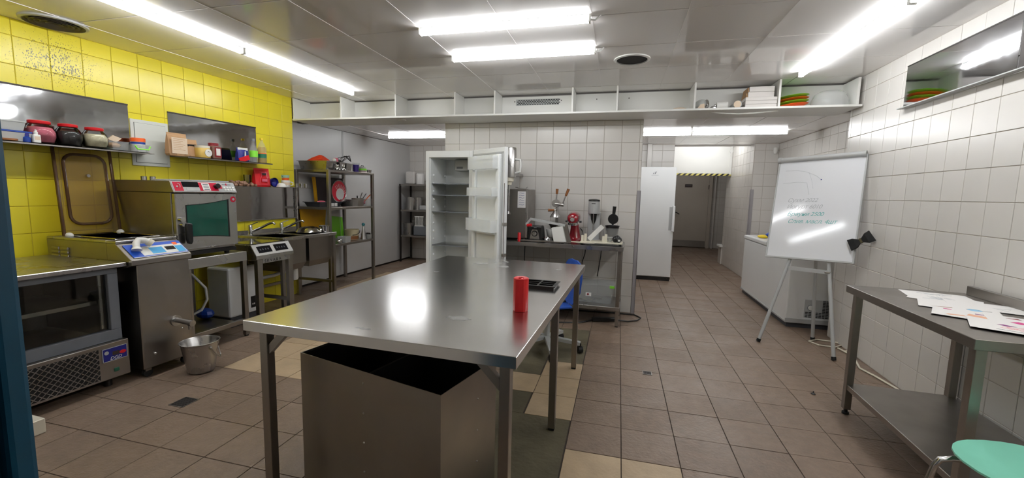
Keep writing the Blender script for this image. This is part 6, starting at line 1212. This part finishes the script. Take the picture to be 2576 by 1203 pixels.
for sx in (-1, 1):
    for sy in (-1, 1):
        part('leg', MB().tube([(sx * 0.12, sy * 0.12, 0.442), (sx * 0.19, sy * 0.12, 0.445), (sx * 0.225, sy * 0.125, 0.435), (sx * 0.235, sy * 0.13, 0.41), (sx * 0.29, sy * 0.17, 0.008)], 0.011, 10), M_CHROME, mc, True)
# ================================================================== STEEL WALL SHELF ON THE RIGHT WALL
ms = thing('wall_shelf', 'polished steel wall shelf with mirror-like back high on the right tiled wall', 'shelf', (1.95, 3.5, 2.12), W, 'steel shelves on the walls')
part('back_sheet', MB().box(1.957, 1.963, 3.06, 4.08, 2.12, 2.43), mat('polished_sheet', (206, 207, 210), 0.06, 1.0, noise=(5, 0.15), rnoise=(7, 0.04), bump=(1.5, 0.05, 0.02)), ms)
part('shelf_plate', MB().box(1.915, 1.957, 2.6, 4.08, 2.112, 2.119), M_LGREY, ms)
part('dark_hem', MB().box(1.955, 1.964, 3.06, 4.08, 2.43, 2.438), M_DARKM, ms)
part('end_sheet', MB().box(1.958, 1.963, 2.6, 3.05, 2.12, 2.44), M_DARKM, ms)
# ================================================================== THINGS ON THE OVERHEAD SHELF
OS = 2.283
for k, (m, s) in enumerate(((M_ORANGE, 'lowest'), (M_LIME, 'second from below'), (M_ORANGE, 'third from below'), (M_LIME, 'topmost'))):
    z = OS + 0.012 + k * 0.027; t_ = Matrix.Translation((1.60, 4.79, z)) @ Matrix.Rotation(math.radians(-6), 4, 'Y')
    o = single('plastic_tray', MB().lathe([(0.09, 0.0), (0.1, 0.002), (0.132, 0.018), (0.138, 0.02), (0.132, 0.023), (0.098, 0.008), (0.001, 0.006)], (0, 0, 0), 30, cap1=False), m, ('orange' if m is M_ORANGE else 'lime green') + ' round tray in the stack on the overhead shelf, ' + s, 'tray', (0, 0, 0), T @ t_, 'round plastic trays in a stack', True)
dm = thing('plastic_dome', 'large cloudy plastic food dome at the right end of the overhead shelf', 'dome', (1.92, 4.79, OS))
dm.matrix_world = T @ Matrix.Translation((1.92, 4.79, OS)); ORI[dm.name] = Vector((1.92, 4.79, OS))
part('shell', MB().lathe([(0.15, 0.0), (0.152, 0.004), (0.15, 0.06), (0.13, 0.12), (0.08, 0.155), (0.001, 0.165)], (1.92, 4.79, OS), 30, sx=1.05, sy=0.9, cap0=False), M_BIN, dm, True)
part('bag_fold', MB().sph((1.9, 4.79, OS + 0.05), 0.11, 12, 8, 1.0, 0.8, 0.4), M_CLEARP, dm, True)
for k in range(3): single('pastry_box', MB().box(1.155, 1.435, 4.68, 4.9, OS + 0.001 + k * 0.034, OS + 0.034 + k * 0.034, 0.003), M_CARD, 'white flat pastry box in the stack on the overhead shelf, ' + ('lowest', 'middle', 'third from below')[k], 'box', (1.3, 4.8, OS + k * 0.034), T, 'white pastry boxes in a stack')
for k in range(2):
    o = thing('pastry_box', 'beige tall pastry box on the stack on the overhead shelf, ' + ('lower one', 'top one'), 'box', (1.3, 4.8, OS + 0.105 + k * 0.052), T, 'white pastry boxes in a stack') if False else None
bx1 = thing('carton', 'lower of two beige cartons lying on the white pastry boxes', 'box', (1.29, 4.8, OS + 0.104), T, 'beige cartons'); part('carton', MB().box(1.18, 1.41, 4.70, 4.9, OS + 0.104, OS + 0.154, 0.002), M_CARD, bx1); part('flap', MB().prism([(4.70, OS + 0.104), (4.9, OS + 0.104), (4.88, OS + 0.15), (4.72, OS + 0.15)], 'x', 1.168, 1.178), M_KRAFT, bx1)
bx2 = thing('carton', 'upper of two beige cartons lying on the white pastry boxes', 'box', (1.29, 4.8, OS + 0.156), T, 'beige cartons'); part('carton', MB().box(1.19, 1.41, 4.70, 4.9, OS + 0.156, OS + 0.205, 0.002), M_CARD, bx2); part('flap', MB().prism([(4.70, OS + 0.156), (4.9, OS + 0.156), (4.88, OS + 0.2), (4.72, OS + 0.2)], 'x', 1.178, 1.188), M_KRAFT, bx2)
cu = thing('cardboard_roll', 'cardboard roll lying end-on beside the pastry boxes', 'roll', (1.09, 4.8, OS), T)
part('tube', MB().lathe([(0.036, 4.68), (0.036, 4.88)], (1.09, 0, OS + 0.037), 22, axis='y'), M_LGREY, cu, True); part('end_face', MB().lathe([(0.034, 4.677), (0.034, 4.681)], (1.085, 0, OS + 0.037), 22, axis='y'), M_LABEL, cu, True)
pc = thing('paper_cup', 'white paper cup lying on its side on the overhead shelf', 'cup', (0.96, 4.76, OS), T)
part('cup', MB().lathe([(0.034, -0.05), (0.042, 0.05), (0.039, 0.05), (0.03, -0.045), (0.001, -0.045)], (0.96, 4.76, OS + 0.043), 22, axis='x', cap1=False), M_WHITE, pc, True)
cbg = thing('film_bundle', 'crumpled clear film bag with a pale card on the overhead shelf', 'bag', (0.76, 4.78, OS), T)
part('film', MB().sph((0.775, 4.79, OS + 0.055), 0.065, 12, 7, 1.1, 0.9, 0.95), M_CLOUDP, cbg, True); part('card', MB().prism([(0.715, OS + 0.002), (0.79, OS + 0.002), (0.785, OS + 0.055), (0.75, OS + 0.05)], 'y', 4.69, 4.7), M_LABEL, cbg); part('foil', MB().sph((0.815, 4.76, OS + 0.06), 0.035, 10, 6, 0.8, 1, 1.4), M_CHROME, cbg, True); part('clip', MB().box(0.7, 0.77, 4.68, 4.69, OS, OS + 0.008), M_PURPLE, cbg)
fb = thing('foil_scraps', 'small crumpled foil scraps beside the paper cup', 'foil', (0.88, 4.76, OS), T)
part('scrap', MB().sph((0.88, 4.75, OS + 0.02), 0.024, 8, 5, 1.2, 1, 0.8), M_SS, fb); part('scrap', MB().sph((0.9, 4.76, OS + 0.045), 0.015, 8, 5), M_SS, fb)
single('crumpled_bag', MB().sph((0.56, 4.76, OS + 0.018), 0.06, 14, 8, 1.2, 0.8, 0.28), M_LABEL, 'flat pale crumpled bag at the left of the divider on the overhead shelf', 'bag', (0.56, 4.76, OS), T, smooth=True)
# ================================================================== FLOOR DRAINS, CABLES, CRUMBS
def drain(x, y, w, d, label):
    t = thing('floor_drain', label, 'drain', (x, y, 0), T, 'square floor drains')
    part('cover', MB().box(x - w / 2, x + w / 2, y - d / 2, y + d / 2, 0.0, 0.0015), M_DARKM, t)
    g_ = MB()
    for i in range(5):
        for j in range(5): g_.cyl((x - w * 0.36 + i * w * 0.18, y - d * 0.36 + j * d * 0.18, 0.0015), (x - w * 0.36 + i * w * 0.18, y - d * 0.36 + j * d * 0.18, 0.0022), w * 0.05, n=8)
    part('holes', g_, M_VOID, t, kind='stuff')
    part('frame', MB().box(x - w / 2, x + w / 2, y - d / 2, y - d / 2 + 0.006, 0, 0.003).box(x - w / 2, x + w / 2, y + d / 2 - 0.006, y + d / 2, 0, 0.003).box(x - w / 2, x - w / 2 + 0.006, y - d / 2, y + d / 2, 0, 0.003).box(x + w / 2 - 0.006, x + w / 2, y - d / 2, y + d / 2, 0, 0.003), M_SSD, t)
drain(-2.675, 1.995, 0.115, 0.115, 'square metal floor drain in front of the steel bucket')
drain(0.28, 3.37, 0.07, 0.07, 'tiny square metal floor drain in the aisle')
single('wall_cable', MB().tube([(1.90, 4.55, 0.01), (1.945, 4.35, 0.01), (1.90, 4.2, 0.01), (1.86, 4.05, 0.01), (1.90, 3.9, 0.01), (1.935, 3.7, 0.01), (1.95, 3.4, 0.01), (1.95, 2.9, 0.01)], 0.008, 6), M_OFFW, 'cream cable running along the foot of the right wall', 'cable', (1.93, 3.8, 0.002), smooth=True)
single('crumb', MB().lathe([(0.012, 0), (0.016, 0.004), (0.004, 0.012), (0.004, 0.022), (0.001, 0.023)], (1.30, 3.40, 0), 8), M_BLACK, 'tiny black rubber stopper on the floor tiles near the side table', 'stopper', (1.30, 3.40, 0))
